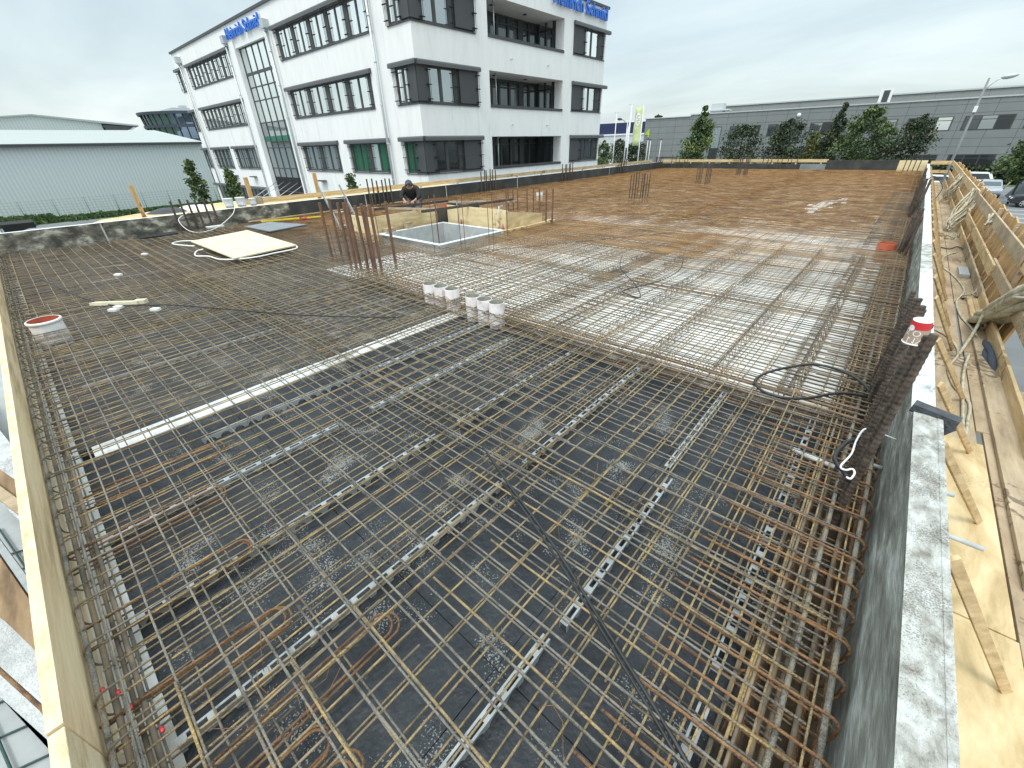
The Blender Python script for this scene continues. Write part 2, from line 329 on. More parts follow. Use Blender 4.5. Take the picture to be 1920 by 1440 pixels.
# the lower terrace seen beyond the left board
MB().box(-30, 6, -9, -.70, -4.0, -3.75).build('lower_slab', M('lower_slab', [(.34, .36, .36), (.44, .46, .46)], 2, rough=.9, bump=.2)); structure(bpy.data.objects['lower_slab'])

# the deck: the slab formwork the bars lie on
ZF = -.20
deck = empty('deck', None, None); structure(deck)
def slab(name, x0, x1, y0, y1, m, z=ZF, t=.10): 
    o = MB().box(x0, x1, y0, y1, z-t, z).build(name, m, deck); return o
for ix in range(5):
    for iy in range(4):
        xa, xb = -4.02+ix*.83, -4.02+(ix+1)*.83-.004; ya, yb = -.378+iy*1.0, min(3.62, -.378+(iy+1)*1.0-.004)
        slab('panel', xa, xb, ya, yb, film, z=ZF-random.choice((0, .001, .002)))
slab('panel', -14.5, -8.204, -.378, 3.62, film_left)
slab('panel', -8.2, -4.23, -.378, 3.62, film_left2)
slab('panel', -14.5, -8.0, 3.624, 5.60, film_left)
slab('panel', -14.5, -10.65, 5.604, 10.2, film_left)
slab('panel', -6.88, .13, 3.76, 10.2, deck_board)
slab('panel', -7.996, -6.884, 3.624, 5.60, white_floor)
slab('panel', -4.6, .13, 10.204, 14.6, deck_board)
slab('panel', -14.5, -4.604, 10.204, 14.6, deck_board)
slab('panel', -14.5, .13, 14.604, 34.0, deck_board)
slab('panel', -10.646, -6.884, 9.12, 10.2, rust_shade_floor)
slab('floor_strip', -4.226, -4.024, -.30, 3.62, white_strip, z=ZF+.012)
slab('edge_strip', -1.6, .45, -.54, -.382, conc_edge, z=ZF-.004)
slab('edge_strip', -14.5, -1.604, -.54, -.382, white_strip, z=ZF-.004)
slab('beam_sole', .134, .45, -.424, 34, M('beam_sole', [(.13, .09, .055), (.24, .18, .115)], 3, stretch=(5, .6, 1), rough=.85), z=-.46)
slab('beam_side', .10, .13, -.42, 34, wood_old, z=ZF-.104, t=.28)
g = MB(); g.box(-6.876, .13, 3.622, 3.757, -.34, -.30); g.build('joint_sole', wood_tan, deck)
g = MB()
for i in range(7): g.box(-6.8+i, -5.9+i, 3.70, 3.757, -.215, -.17)
g.build('joint_edge', conc_edge, deck)
g = MB()   # pale dust streak on the far half
for i in range(46):
    t = random.random(); x = -2.15+.35*t+random.gauss(0, .13); y = 15.8+4*t+random.gauss(0, .3); w = random.uniform(.04, .2)
    g.box(x, x+w, y, y+w*3, ZF, ZF+.008+.0001*i)
g.build('floor_strip', white_strip, deck)
# the storey below, carrying the deck
g = MB(); g.box(-14.6, .55, -.56, -.50, G, -.56); g.box(-14.6, .55, 34.02, 34.1, G, -.31); g.box(.47, .56, -.5, 34.0, G, -.60); g.box(-14.6, -14.52, -.5, 34.0, G, -.32)
g.build('storey_wall', conc_stain, deck)

# ---------------------------------------------------------------- parapets
p = empty('parapet_wall', 'bare concrete parapet along the right edge of the deck, pale stained top and streaked grey inner face', 'wall')
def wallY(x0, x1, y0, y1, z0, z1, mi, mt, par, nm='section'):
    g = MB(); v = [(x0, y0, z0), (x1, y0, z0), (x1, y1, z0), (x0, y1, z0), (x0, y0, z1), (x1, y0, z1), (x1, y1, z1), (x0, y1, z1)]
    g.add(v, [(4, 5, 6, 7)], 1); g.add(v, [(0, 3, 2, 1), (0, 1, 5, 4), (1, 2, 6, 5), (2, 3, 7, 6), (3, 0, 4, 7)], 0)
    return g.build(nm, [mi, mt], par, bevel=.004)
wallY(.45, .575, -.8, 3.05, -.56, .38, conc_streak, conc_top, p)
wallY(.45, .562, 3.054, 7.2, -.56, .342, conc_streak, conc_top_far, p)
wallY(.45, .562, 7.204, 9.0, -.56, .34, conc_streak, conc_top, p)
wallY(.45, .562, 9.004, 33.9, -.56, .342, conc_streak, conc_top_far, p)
g = MB(); g.beam((.440, 3.10, .394), (.645, 3.06, .374), .075, .05); g.prism([(.58, 3.03, .352), (.645, 3.02, .350), (.60, 3.03, .27), (.58, 3.03, .26)], (0, .06, 0))
g.build('joint_cap', M('bitumen_strip', [(.035, .042, .05), (.085, .095, .105)], 12, rough=.6, bump=.8, bscale=60), p)
g = MB(); g.box(.554, .5775, -.8, 3.05, .378, .3825); g.build('edge_trim', conc_top, p)

p = empty('parapet_wall', 'low parapet along the left edge, mottled concrete nearer the camera and black formwork film farther off', 'wall')
wallY(-14.63, -14.5, -.5, 5.9, -.3, .41, conc_stain, white_p, p)
wallY(-14.63, -14.5, 5.904, 33.9, -.3, .41, film_dark, conc_top_far, p)
g = MB()
for y in (1.35, 8.6, 12.4, 17.0, 21.5, 26): g.box(-14.505, -14.497, y, y+.03, -.2, .40)
g.build('joint', conc_edge, p)
g = MB(); g.box(-14.48, -14.44, 4.6, 11.0, .0, .03); tag(g.build('timber_batten', wood_y), 'long thin pale timber batten lying at the foot of the left parapet', 'batten')
p = empty('parapet_wall', 'far end parapet with grey, black and bare plywood formwork panels side by side', 'wall')
for x0, x1, zt, m in ((-14.6, -7.75, .30, film_dark), (-7.746, -5.5, .28, film_dark), (-5.496, -4.15, .30, film_grey), (-4.146, -.75, .50, film_dark), (-.746, .45, .50, ply_x)):
    g = MB(); g.box(x0, x1, 34, 34.1, -.3, zt); g.build('panel', m, p)

# left board
g = MB(); g.box(-1.52, .2, -.582, -.54, -.26, .20)
b1 = g.build('edge_board', board_near, bevel=.003); tag(b1, 'raw sawn formwork board nearest the camera, bottom left corner, standing on edge', 'board')
g = MB(); v = [(-15.1, -.582, -.26), (-1.53, -.582, -.26), (-1.53, -.54, -.26), (-15.1, -.54, -.26), (-15.1, -.582, .20), (-1.53, -.582, .205), (-1.53, -.54, .205), (-15.1, -.54, .20)]
g.add(v, [(4, 5, 6, 7)], 1); g.add(v, [(0, 3, 2, 1), (0, 1, 5, 4), (1, 2, 6, 5), (2, 3, 7, 6), (3, 0, 4, 7)], 0)
b2 = g.build('edge_board', [board_in, board_near]); tag(b2, 'long weathered formwork board along the left edge, grimy inner face and pale top', 'board')

# things below the left board
g = MB(); g.prism([(-11.0, -2.86, -3.4), (-1.6, -.95, -3.4), (-1.6, -.80, -3.4), (-2.2, -1.0, -3.4), (-5.86, -2.2, -3.4), (-9.0, -3.3, -3.4)], (0, 0, -.25)); tag(g.build('wall_crown', M('rough_white_concrete', [(.42, .44, .44), (.70, .72, .72)], 3, rough=.95, bump=1, bscale=30, det=12, speck=((.25, .25, .24), 25, 1.13, .5))), 'rough whitish concrete wall crown below the left board', 'wall')
g = MB(); g.prism([(-16, -2.95, -3.3), (-9.8, -2.0, -3.3), (-6.5, -1.2, -3.3), (-8, -1.2, -3.3), (-16, -2.4, -3.3)], (0, 0, -.25)); tag(g.build('wall_crown', M('rough_white_concrete', [(.5, .5, .5), (.7, .7, .7)])), 'second pale concrete ledge farther along below the left board', 'wall')
bm = empty('timber_beam', 'thick brown formwork beam with pale top jutting out under the left board', 'beam')
MB().prism([(-8.6, -2.05, -2.6), (-2.0, -.85, -2.6), (-1.4, -.85, -2.6), (-4.0, -1.24, -2.6), (-6.17, -1.85, -2.6), (-7.2, -2.2, -2.6)], (0, 0, -.2)).build('web', M('beam_brown', [(.14, .09, .05), (.30, .20, .11), (.44, .33, .20)], 2, stretch=(.5, 3, 1), det=10, rough=.85), bm); MB().prism([(-9.3, -2.1, -2.58), (-2.3, -.80, -2.58), (-2.0, -.83, -2.58), (-8.6, -2.03, -2.58)], (0, 0, -.1)).build('top_flange', plastic_grey, bm)
bm = empty('timber_beam', 'second brown formwork beam, the smaller one higher up outside the left board', 'beam')
MB().beam((-8.6, -1.72, -1.8), (-4.5, -.62, -1.8), .22, .16).build('web', MATS['beam_brown'], bm); MB().beam((-8.6, -1.80, -1.70), (-4.5, -.70, -1.70), .10, .04).build('top_flange', wood_tan, bm)
g = MB()
dkg = M('green_wire', [(.02, .05, .05), (.04, .09, .085)], 8, rough=.5)
for i in range(22): g.tube([(-10+i*.5, -4.6, -3.72), (-8.6+i*.5, -.9, -3.72)], .014, 5)
for i in range(14): g.tube([(-10, -4.5+i*.28, -3.70), (1.2, -2.6+i*.28, -3.70)], .014, 5)
tag(g.build('wire_mesh', dkg), 'dark green wire mesh panel lying on the lower slab at bottom left', 'wire mesh')
g = MB(); g.tube([(-1.2, -.60, -.62), (-2.56, -.91, -.70), (-3.4, -1.18, -.78)], .011, 8); tag(g.build('loose_bar', steel_orange), 'single rusty bar sticking out below the nearest board', 'steel bar')

# ---------------------------------------------------------------- reinforcement mesh mats
def bars_mb(x0, x1, y0, y1, z, sx, sy, r, seg, n, mx=0, my=0, gap=None, hole=None, jit=.004):
    """sy: spacing of bars running along X; sx: spacing of bars running along Y"""
    g = MB()
    def run(a, b, fix, alongx, zz, mi):
        L = b-a; k = max(1, int(L/seg)); pts = []; off = J(jit)
        for i in range(k+1):
            t = a+L*i/k; w = J(jit); zj = zz+J(jit*.8)
            pts.append((t, fix+off+w, zj) if alongx else (fix+off+w, t, zj))
        g.tube(pts, r, n, mi=mi)
    if sy:
        y = y0+sy*.4
        while y < y1-.02:
            spans = [(x0+J(.02), x1+J(.02))]
            if hole and hole[2] < y < hole[3]:
                spans = [(a, b) for a, b in ((x0, min(x1, hole[0])), (max(x0, hole[1]), x1)) if b-a > .15]
            for a, b in spans: run(a, b, y, True, z, mx)
            y += sy
    if sx:
        x = x0+sx*.4
        while x < x1-.02:
            spans = [(y0+J(.02), y1+J(.02))]
            if hole and hole[0] < x < hole[1]:
                spans = [(a, b) for a, b in ((y0, min(y1, hole[2])), (max(y0, hole[3]), y1)) if b-a > .15]
            for a, b in spans: run(a, b, x, False, z-2*r, my)
            x += sx
    return g
HOLE = (-10.62, -6.86, 5.58, 9.12)
def place_mats(xs, ys, over, z, sx, sy, r, seg, n, mats, mxi, myi, label, group, name='mesh_mat', jit=.004, shift=True):
    c = 0
    for i in range(len(xs)-1):
        for j in range(len(ys)-1):
            x0, x1 = xs[i], xs[i+1]+(over if i < len(xs)-2 else 0); y0, y1 = ys[j], ys[j+1]+(over if j < len(ys)-2 else 0)
            if HOLE[0] < x0 and x1 < HOLE[1] and HOLE[2] < y0 and y1 < HOLE[3]: continue
            dz = .009*((i+j) % 2) if shift else 0
            g = bars_mb(x0, x1, y0, y1, z+dz+J(.002), sx, sy, r, seg, n, mxi, myi, hole=HOLE if (x0 < HOLE[1] and x1 > HOLE[0] and y0 < HOLE[3] and y1 > HOLE[2]) else None, jit=jit)
            if not g.v: continue
            tag(g.build(name, mats), label, 'reinforcing mesh', group); c += 1
    return c
# near bay
place_mats([-4.15, -1.52, .36], [-.50, 1.42, 3.70], .30, 0, .15, .15, .0047, .6, 6, [steel_grey, steel_tan], 0, 1,
    'grey and tan upper mesh mat over the black boards in the foreground bay', 'upper mesh mats in the foreground bay')
place_mats([-4.10, -2.2, .30], [-.46, 1.7, 3.66], .28, -.135, .15, .15, .0047, .6, 5, [steel_grey, steel_tan], 0, 1,
    'lower mesh mat lying close above the black boards in the foreground bay', 'lower mesh mats in the foreground bay')
# left bay
place_mats([-14.4, -9.4, -4.15], [-.50, 1.5, 3.65], .35, 0, .30, .0, .0045, .8, 5, [steel_grey, steel_tan], 0, 0, 'light cross bars of a mesh mat across the brown left bay', 'cross bar mats in the left bay')if 0 else None
def left_bay():
    for i, (x0, x1) in enumerate(((-14.4, -8.6),)):
        for j, (y0, y1) in enumerate(((-.5, 1.75), (1.45, 3.7))):
            # bars along X are the dense ones, bars along Y lie on top, wider apart
            g = MB()
            def run(p, q, r, mi):
                k = 6; g.tube([(p[0]+(q[0]-p[0])*t/k+J(.003), p[1]+(q[1]-p[1])*t/k+J(.003), p[2]+J(.004)) for t in range(k+1)], r, 5, mi=mi)
            y = y0
            while y < y1: run((x0, y, .006), (x1, y, .006), .0048, 1); y += .16
            x = x0
            while x < x1:
                run((x, y0, -.004), (x, y1, -.004), .0045, 0); x += .125+.03*random.random()
            tag(g.build('mesh_mat', [steel_brown, steel_tan]), 'dark brown upper mesh mat with pale cross bars in the left bay', 'reinforcing mesh', 'upper mesh mats in the left bay')
            g = bars_mb(x0, x1, y0, y1, -.06, .15, 0, .0045, 1.2, 4, 0, 0, jit=.006)
            tag(g.build('mesh_mat', [steel_brown]), 'dark brown lower mesh mat under the left bay upper mats', 'reinforcing mesh', 'lower mesh mats in the left bay')
            g = bars_mb(x0, x1, y0, y1, -.14, .15, .15, .0045, 1.2, 4, 0, 0, jit=.006)
            tag(g.build('mesh_mat', [steel_brown]), 'dark brown lower mesh mat under the left bay upper mats', 'reinforcing mesh', 'lower mesh mats in the left bay')
left_bay()
place_mats([-8.9, -6.5, -4.0], [-.50, 1.5, 3.65], .3, 0, .115, .15, .0048, .8, 5, [steel_grey, steel_tan], 0, 1,
    'tan and grey upper mesh mat between the white plank and the denser brown mesh', 'upper mesh mats left of the white plank')
place_mats([-8.9, -6.2, -4.1], [-.46, 1.7, 3.60], .28, -.13, .15, .15, .0047, .8, 5, [steel_brown, steel_brown], 0, 1,
    'lower mesh mat left of the white plank', 'lower mesh mats left of the white plank')
# middle white bay: dense bars along X
place_mats([-6.84, -3.2, .38], [3.45, 5.6, 7.8, 10.0], .3, 0, .15, .075, .0048, 1.2, 5, [steel_field, steel_tan], 0, 1,
    'brown upper mesh mat over the white boards in the middle bay', 'upper mesh mats in the middle bay')
place_mats([-6.84, -2.9, .36], [3.8, 6.1, 8.3, 10.1], .25, -.13, .15, .15, .0045, 1.5, 4, [steel_brown, steel_tan], 0, 1,
    'lower mesh mat close above the white boards of the middle bay', 'lower mesh mats in the middle bay')
place_mats([-14.4, -10.65, -6.84], [3.5, 5.6, 7.8, 10.0], .3, .0, .12, .10, .0045, 1.5, 4, [steel_field, steel_field], 0, 1,
    'brown upper mesh mat around the shaft opening', 'mesh mats around the shaft opening')
place_mats([-14.4, -10.65, -6.84], [3.5, 5.6, 7.8, 10.0], .3, -.10, .12, .10, .0045, 1.5, 4, [steel_field, steel_field], 0, 1,
    'lower mesh mat around the shaft opening', 'lower mesh mats around the shaft opening')
# far field
ys = [9.9+i*2.4 for i in range(11)]; ys[-1] = 33.9
place_mats([-5.2, -2.4], [7.6, 9.9], 0, .012, .15, .11, .005, 2.4, 4, [steel_rust], 0, 0, 'rusty mat reaching over the edge of the white bay, left', 'rusty mats at the edge of the white bay')
place_mats([-6.8, -5.0], [6.6, 9.9], 0, .014, .15, .11, .005, 2.4, 4, [steel_rust], 0, 0, 'rusty mat reaching over the edge of the white bay, left', 'rusty mats at the edge of the white bay')
place_mats([-14.4, -9.5, -4.6, .38], ys, .35, .0, .15, .15, .0048, 2.4, 4, [steel_field], 0, 0,
    'rusty orange upper mesh mat in the far field of the deck', 'upper mesh mats in the far field')
place_mats([-14.4, -9.5, -4.6, .38], ys, .35, -.09, .3, .3, .0048, 2.4, 4, [steel_brown], 0, 0,  # lower mats coloured darker than the upper ones, for contrast
    'darker brown lower mesh mat in the far field of the deck', 'lower mesh mats in the far field')

# lattice girders along Y in the middle bay
def girder(y0, y1):
    g = MB(); n = int((y1-y0)/.2)
    g.tube([(0, y0, -.03), (0, y1, -.03)], .005, 5)
    for s in (-.04, .04): g.tube([(s, y0, -.17), (s, y1, -.17)], .004, 4)
    for s in (-.04, .04):
        pts = []
        for i in range(n): pts += [(s, y0+i*.2, -.17), (s*.1, y0+i*.2+.1, -.03)]
        g.tube(pts, .0035, 4)
    return g
gm = None
for k in range(11):
    for (a, b) in ((3.75, 6.9), (7.0, 10.1)):
        x = -6.5+k*.63
        key = 'girder%.1f' % a
        if key not in MATS:
            o = girder(a, b).build('lattice_girder', steel_brown); MATS[key] = o
        else:
            o = MATS[key].copy(); COL.objects.link(o)
        o.location = (x, 0, 0)
        tag(o, 'zigzag lattice girder between the mesh layers of the middle bay', 'lattice girder', 'lattice girders in the middle bay')

# plastic spacer strips
def spacer_mesh(L):
    g = MB(); p = .105; n = int(L/p)
    for i in range(n):
        y = i*p
        # top plate with a slot
        g.box(-.021, -.011, y, y+p, .046, .050); g.box(.011, .021, y, y+p, .046, .050)
        g.box(-.011, .011, y, y+.033, .046, .050)
        for sx_ in (-.021, .018):
            pts = [(sx_, y, .046), (sx_, y+p, .046), (sx_, y+p, .0)]
            m = 6
            for q in range(m+1):
                t = math.pi*q/m; pts.append((sx_, y+p*.5+.036*math.cos(t), .034*math.sin(t)))
            pts.append((sx_, y, 0))
            g.prism(pts, (.003, 0, 0))
    return g
for i, (x, a, L) in enumerate(((-2.92, -.38, 1.56), (-2.92, 1.4, 1.9), (-2.17, -.37, 1.95), (-2.17, 1.75, 1.8), (-1.44, -.38, 1.95), (-1.43, 1.7, 1.9), (-.60, -.3, 1.17), (-.57, .95, 1.3), (-.64, 2.3, 1.35),
                              (.04, -.2, 1.3), (.035, 1.2, 1.1), (.03, 2.4, 1.25), (-3.6, .3, 1.5), (-3.55, 1.9, 1.5))):
    o = spacer_mesh(L).build('spacer_strip', plastic_grey); o.location = (x, a, ZF); o.rotation_euler = (0, 0, J(.012))
    tag(o, 'grey slotted plastic spacer strip lying on the black boards', 'spacer strip', 'plastic spacer strips')
for i, (x, a, L) in enumerate(((-5.5, -.2, 1.9), (-7.1, .1, 1.9), (-5.4, 1.8, 1.8), (-8.8, 0, 1.8), (-10.5, .2, 1.9), (-9.1, 1.7, 1.8))):
    o = spacer_mesh(L).build('spacer_strip', rubber if i in (1,) else plastic_grey); o.location = (x, a, ZF); o.rotation_euler = (0, 0, J(.02))
    tag(o, 'plastic spacer strip half hidden under the brown mesh of the left bay', 'spacer strip', 'spacer strips in the left bay')
for i in range(9):
    o = spacer_mesh(1.4).build('spacer_strip', plastic_grey); o.location = (-.30+J(.05), 4.0+i*1.5, ZF); o.rotation_euler = (0, 0, J(.03))
    tag(o, 'plastic spacer strip under the mesh beside the right parapet', 'spacer strip', 'spacer strips along the right side')

# ---------------------------------------------------------------- hooked bars (U bars)
def ubar(depth, L1, L2, r, rad=.045):
    """in local XZ: two legs pointing to -X, bend at +X"""
    pts = [(-L1, 0, 0), (-L1*.5, 0, 0.002), (-rad, 0, 0)]
    for k in range(1, 5):
        t = math.pi/2*k/4; pts.append((-rad+rad*math.sin(t), 0, -rad+rad*math.cos(t)))
    pts.append((0, 0, -depth+rad))
    for k in range(1, 5):
        t = math.pi/2*k/4; pts.append((-rad+rad*math.cos(t), 0, -depth+rad-rad*math.sin(t)))
    pts += [(-L2*.6, 0, -depth), (-L2, 0, -depth)]
    return MB().tube(pts, r, 7)
ur = ubar(.155, .67, .60, .0062).build('hooked_bar', steel_orange)
ul = ubar(.155, .95, .50, .0050).build('hooked_bar', steel_brown)
first = True
y = -.6
ys_ = []
while y < 3.1: ys_.append(y); y += .165
for yy in ys_:
    o = ur if first else ur.copy()
    if not first: COL.objects.link(o)
    first = False
    o.location = (.425+J(.006), yy+J(.012), .014); o.rotation_euler = (J(.03), J(.02), J(.02))
    tag(o, 'orange brown U-shaped hooked bar ending at the near stretch of the right parapet', 'hooked bar', 'hooked bars along the near right parapet')
um = ubar(.155, .7, .5, .0055).build('hooked_bar', steel_brown); first = True
for i in range(110):
    o = um if first else um.copy()
    if not first: COL.objects.link(o)
    first = False
    o.location = (.415+J(.01), 3.3+i*.16+J(.01), .012); o.rotation_euler = (J(.03), J(.02), J(.02))
    tag(o, 'brown hooked bar in the dense row along the middle and far right parapet', 'hooked bar', 'hooked bars along the far right parapet')
first = True
for i in range(48):
    o = ul if first else ul.copy()
    if not first: COL.objects.link(o)
    first = False
    o.location = (-.95-i*.27+J(.03), -.532, .004); o.rotation_euler = (J(.03), J(.02), R(-90)+J(.04))
    tag(o, 'grey brown hooked bar ending at the left board', 'hooked bar', 'hooked bars along the left board')
# U bars lying loose on the black boards, bend showing
def flat_u(L, w, r):
    pts = [(0, -w/2, 0), (L-.05, -w/2, 0)]
    for k in range(1, 9):
        t = -math.pi/2+math.pi*k/9; pts.append((L-.05+.05*math.cos(t)*(1), (w/2)*math.sin(t), 0))
    pts += [(L-.05, w/2, 0), (0, w/2, 0)]
    return MB().tube(pts, r, 7)
fu = flat_u(.75, .10, .0055).build('hooked_bar', steel_orange); first = True
for (x, y, a) in ((-2.15, -.60, 89), (-1.62, -.62, 88), (-1.16, -.30, 91), (-1.02, -.75, 88), (-2.75, -.55, 90), (-3.3, -.4, 86), (-.80, -.7, 93)):
    for dz in (0, .014):
        o = fu if first else fu.copy()
        if not first: COL.objects.link(o)
        first = False
        o.location = (x+J(.012), y+J(.03), -.10+dz); o.rotation_euler = (R(25)+J(.2), 0, R(a))
        tag(o, 'bright rusty hairpin bar lying with its round end over the black boards', 'hooked bar', 'hairpin bars in the foreground bay')
# loose straight bars
def straight(a, b, r, m, label, group, n=8, k=8, j=.004):
    pts = [tuple(Vector(a).lerp(Vector(b), t/k)+Vector((J(j), J(j), J(j)))) for t in range(k+1)]
    o = MB().tube(pts, r, n).build('steel_bar', m); tag(o, label, 'steel bar', group); return o
for x, z, r, m in ((.255, -.014, .0105, steel_grey), (.15, -.012, .007, steel_brown), (.385, -.016, .0115, steel_grey), (.33, -.12, .010, steel_brown), (.22, -.13, .010, steel_brown), (.10, -.14, .008, steel_brown), (.18, -.26, .010, steel_orange), (.27, -.25, .011, steel_brown), (.36, -.24, .011, steel_orange), (.30, -.36, .012, steel_brown), (.38, -.36, .012, steel_orange), (.20, -.34, .012, steel_brown), (.405, -.20, .009, steel_orange), (.13, -.02, .006, steel_tan)):
    straight((x, -.9, z), (x+J(.01), 12+J(.6), z), r, m, 'thick bar running lengthwise in the trough beside the right parapet', 'lengthwise bars beside the right parapet', k=20)
    straight((x, 11.5, z), (x+J(.01), 33.8, z), r, m, 'thick bar running lengthwise in the far part of the right trough', 'lengthwise bars beside the far right parapet', k=14, n=5)
su = MB(); su.tube([(-.12, 0, -.02), (.13, 0, -.02), (.16, 0, -.05), (.16, 0, -.36), (.13, 0, -.39), (-.12, 0, -.39), (-.15, 0, -.36), (-.15, 0, -.05), (-.12, 0, -.02)], .0052, 6)
su = su.build('stirrup', steel_orange)
for i in range(64):
    o = su if i == 0 else su.copy()
    if i: COL.objects.link(o)
    o.location = (.265+J(.01), -.7+i*.21+J(.03), .0+J(.006)); o.rotation_euler = (J(.05), 0, J(.04))
    tag(o, 'rusty closed stirrup in the trough beside the right parapet', 'stirrup', 'stirrups in the right trough')
for i in range(34):
    y = -.55+i*.11
    straight((-.15+J(.15), y+J(.02), -.135), (.34+J(.04), y+J(.03), -.14), .0045, steel_brown if i % 3 else steel_grey, 'short lower cross bar reaching into the right trough', 'lower cross bars at the right trough', k=3, n=5)
for y, z, r, m in ((-.517, -.025, .0105, steel_grey), (-.487, -.07, .0115, steel_brown), (-.447, -.02, .008, steel_grey), (-.412, -.075, .011, steel_brown), (-.455, -.15, .009, steel_brown)):
    straight((.1, y, z), (-14.3, y+J(.02), z), r, m, 'thick bar running along the left board', 'bars along the left board', k=26)
for y in (3.45, 3.52, 3.60, 3.66, 3.72, 3.79):
    for z in (-.03, -.16):
        straight((-6.8, y, z), (.25, y+J(.02), z), .0075, steel_orange if y > 3.5 else steel_brown, 'rusty bar in the crossing beam between the black and the white bay', 'bars of the crossing beam', k=12, n=6)
for i in range(26):
    x = -6.4+i*.25+J(.03)
    straight((x, 2.35+J(.25), .012), (x+J(.03), 4.6+J(.5), .014), .0052, steel_tan, 'tan splice bar bridging the black and the white bay', 'splice bars between the bays', k=6, n=6)
for i in range(14):
    y = -.3+i*.16+J(.02)
    straight((-1.35+J(.3), y, .012), (.33, y+J(.02), .012), .0055, steel_grey if i % 2 else steel_tan, 'extra cross bar near the right edge of the foreground bay', 'extra cross bars in the foreground bay', k=5, n=6)
for i in range(5):
    x = -.42+i*.14
    straight((x, .9+J(.3), -.02), (x+J(.02), 3.1+J(.3), -.02), .005, steel_tan, 'short lengthwise bar near the right edge of the foreground bay', 'short lengthwise bars in the foreground bay', k=5, n=6)
straight((-2.2, 5.0, .02), (-6.2, 5.15, .02), .008, steel_brown, 'dark bar crossing over the white bay mesh', 'dark bars over the middle bay', k=6)
straight((-6.9, 4.1, .02), (-3.6, 9.6, .02), .007, steel_brown, 'dark bar crossing over the white bay mesh', 'dark bars over the middle bay', k=6)
# tie wires
def tie(x, y):
    g = MB(); a = random.uniform(0, 6.28); pts = []; L = random.uniform(.12, .32)
    for k in range(7):
        pts.append((x+math.cos(a)*L*k/6, y+math.sin(a)*L*k/6, .0+.05*math.sin(k*1.2)+J(.01))); a += J(.5)
    g.tube(pts, .0014, 4)
    g.tube([(x, y, .0), (x+J(.03), y+J(.03), -.10)], .0014, 4)
    return g
for i in range(46):
    x, y = random.uniform(-3.9, .0), random.uniform(-.3, 3.2)
    o = tie(x, y).build('tie_wire', steel_orange); tag(o, 'thin bent rusty tie wire sticking up from the foreground mesh', 'tie wire', 'tie wires in the foreground mesh')

# ---------------------------------------------------------------- starter bar clusters
STB = {}
def starter(x, y, h, r, m, label, group, lean=(0, 0), z0=-.16):
    key = (round(h, 2), r, m.name)
    if key not in STB:
        g = MB(); n = 80 if .016 < r < .018 else (20 if .011 < r < .02 else 3)
        pts = [(0, 0, (h-z0)*i/n) for i in range(n+1)]
        rr = [r*(1.08 if i % 2 else .93) for i in range(n+1)] if n > 3 else r
        g.tube(pts, rr, 7, smooth=False)
        o = g.build('starter_bar', m); STB[key] = o
    else:
        o = STB[key].copy(); COL.objects.link(o)
    o.location = (x, y, z0); o.rotation_euler = (lean[0]+J(.012), lean[1]+J(.012), random.uniform(0, 6))
    tag(o, label, 'starter bar', group)
# near right cluster (thick ribbed bars)
for i, (x, y, h) in enumerate(((.33, 4.0, .74), (.29, 3.95, .80), (.33, 3.55, .84), (.36, 4.4, .60), (.30, 4.25, .77), (.33, 4.15, .70), (.30, 3.8, .84), (.34, 3.7, .78), (.31, 3.4, .90), (.32, 2.95, .93), (.285, 2.48, 1.02), (.292, 2.42, 1.045), (.262, 2.60, .925), (.285, 2.66, .92), (.37, 4.3, .66))):
    starter(x, y, h, .0165, steel_dark, 'thick dark ribbed starter bar in the bundle around the paper cup by the right parapet', 'starter bars around the paper cup')
for i in range(9):
    starter(.31+J(.06), 9.7+i*.14, .62+J(.06), .02, steel_dark, 'dark starter bar in the second bundle along the right parapet', 'second bundle by the right parapet', lean=(J(.06), J(.03)))
for i in range(9):
    starter(.31+J(.06), 14.3+i*.26, .78+J(.12), .024, steel_dark, 'dark starter bar in the third bundle along the right parapet', 'third bundle by the right parapet')
for i in range(6):
    starter(.30+J(.06), 20.8+i*.2, .75+J(.08), .015, steel_dark, 'dark starter bar in the fourth bundle along the right parapet', 'fourth bundle by the right parapet')
for i in range(4):
    starter(-.45+i*.2, 33.3+J(.2), .62+J(.05), .022, steel_dark, 'starter bar in front of the bare plywood at the far right corner', 'starter bars at the far right corner')
def cluster(cx, cy, w, d, h, lab, grp, n=(3, 3), r=.0155, thin=0, m=None):
    m = m or steel_brown
    for i in range(n[0]):
        for j in range(n[1]):
            if 0 < i < n[0]-1 and 0 < j < n[1]-1: continue
            starter(cx+(i/(n[0]-1)-.5)*w, cy+(j/(n[1]-1)-.5)*d, h+J(.05), r, m, lab, grp)
    for i in range(thin): starter(cx+J(w/2), cy+J(d/2), h-.25+J(.1), .006, m, lab, grp)
br = M('bar_brown_red', [(.09, .05, .035), (.17, .09, .06), (.24, .12, .07)], 5, rough=.7)
for (x, y) in ((-8.03, 3.81), (-7.9, 3.95), (-7.41, 3.84), (-7.28, 3.87), (-7.06, 3.84), (-6.74, 3.80), (-6.69, 3.88), (-6.60, 3.86), (-6.56, 3.95), (-7.95, 4.3), (-6.7, 4.35)):
    starter(x, y, 1.0+J(.03), .026, br, 'tall reddish brown starter bar of the column cluster before the shaft', 'starter bars of the column before the shaft')
for i in range(8): starter(-7.9+i*.17, 3.95+J(.15), .66+J(.1), .006, br, 'thin bar of the column cluster before the shaft', 'thin bars of the column before the shaft')
for (x, y, h) in ((-9.34, 10.5, .64), (-9.2, 10.58, .60), (-9.07, 10.65, .62), (-8.62, 10.56, .66), (-8.36, 10.54, .68)):
    starter(x, y, h, .020, br, 'starter bar standing behind the right plywood of the shaft', 'starter bars behind the shaft')
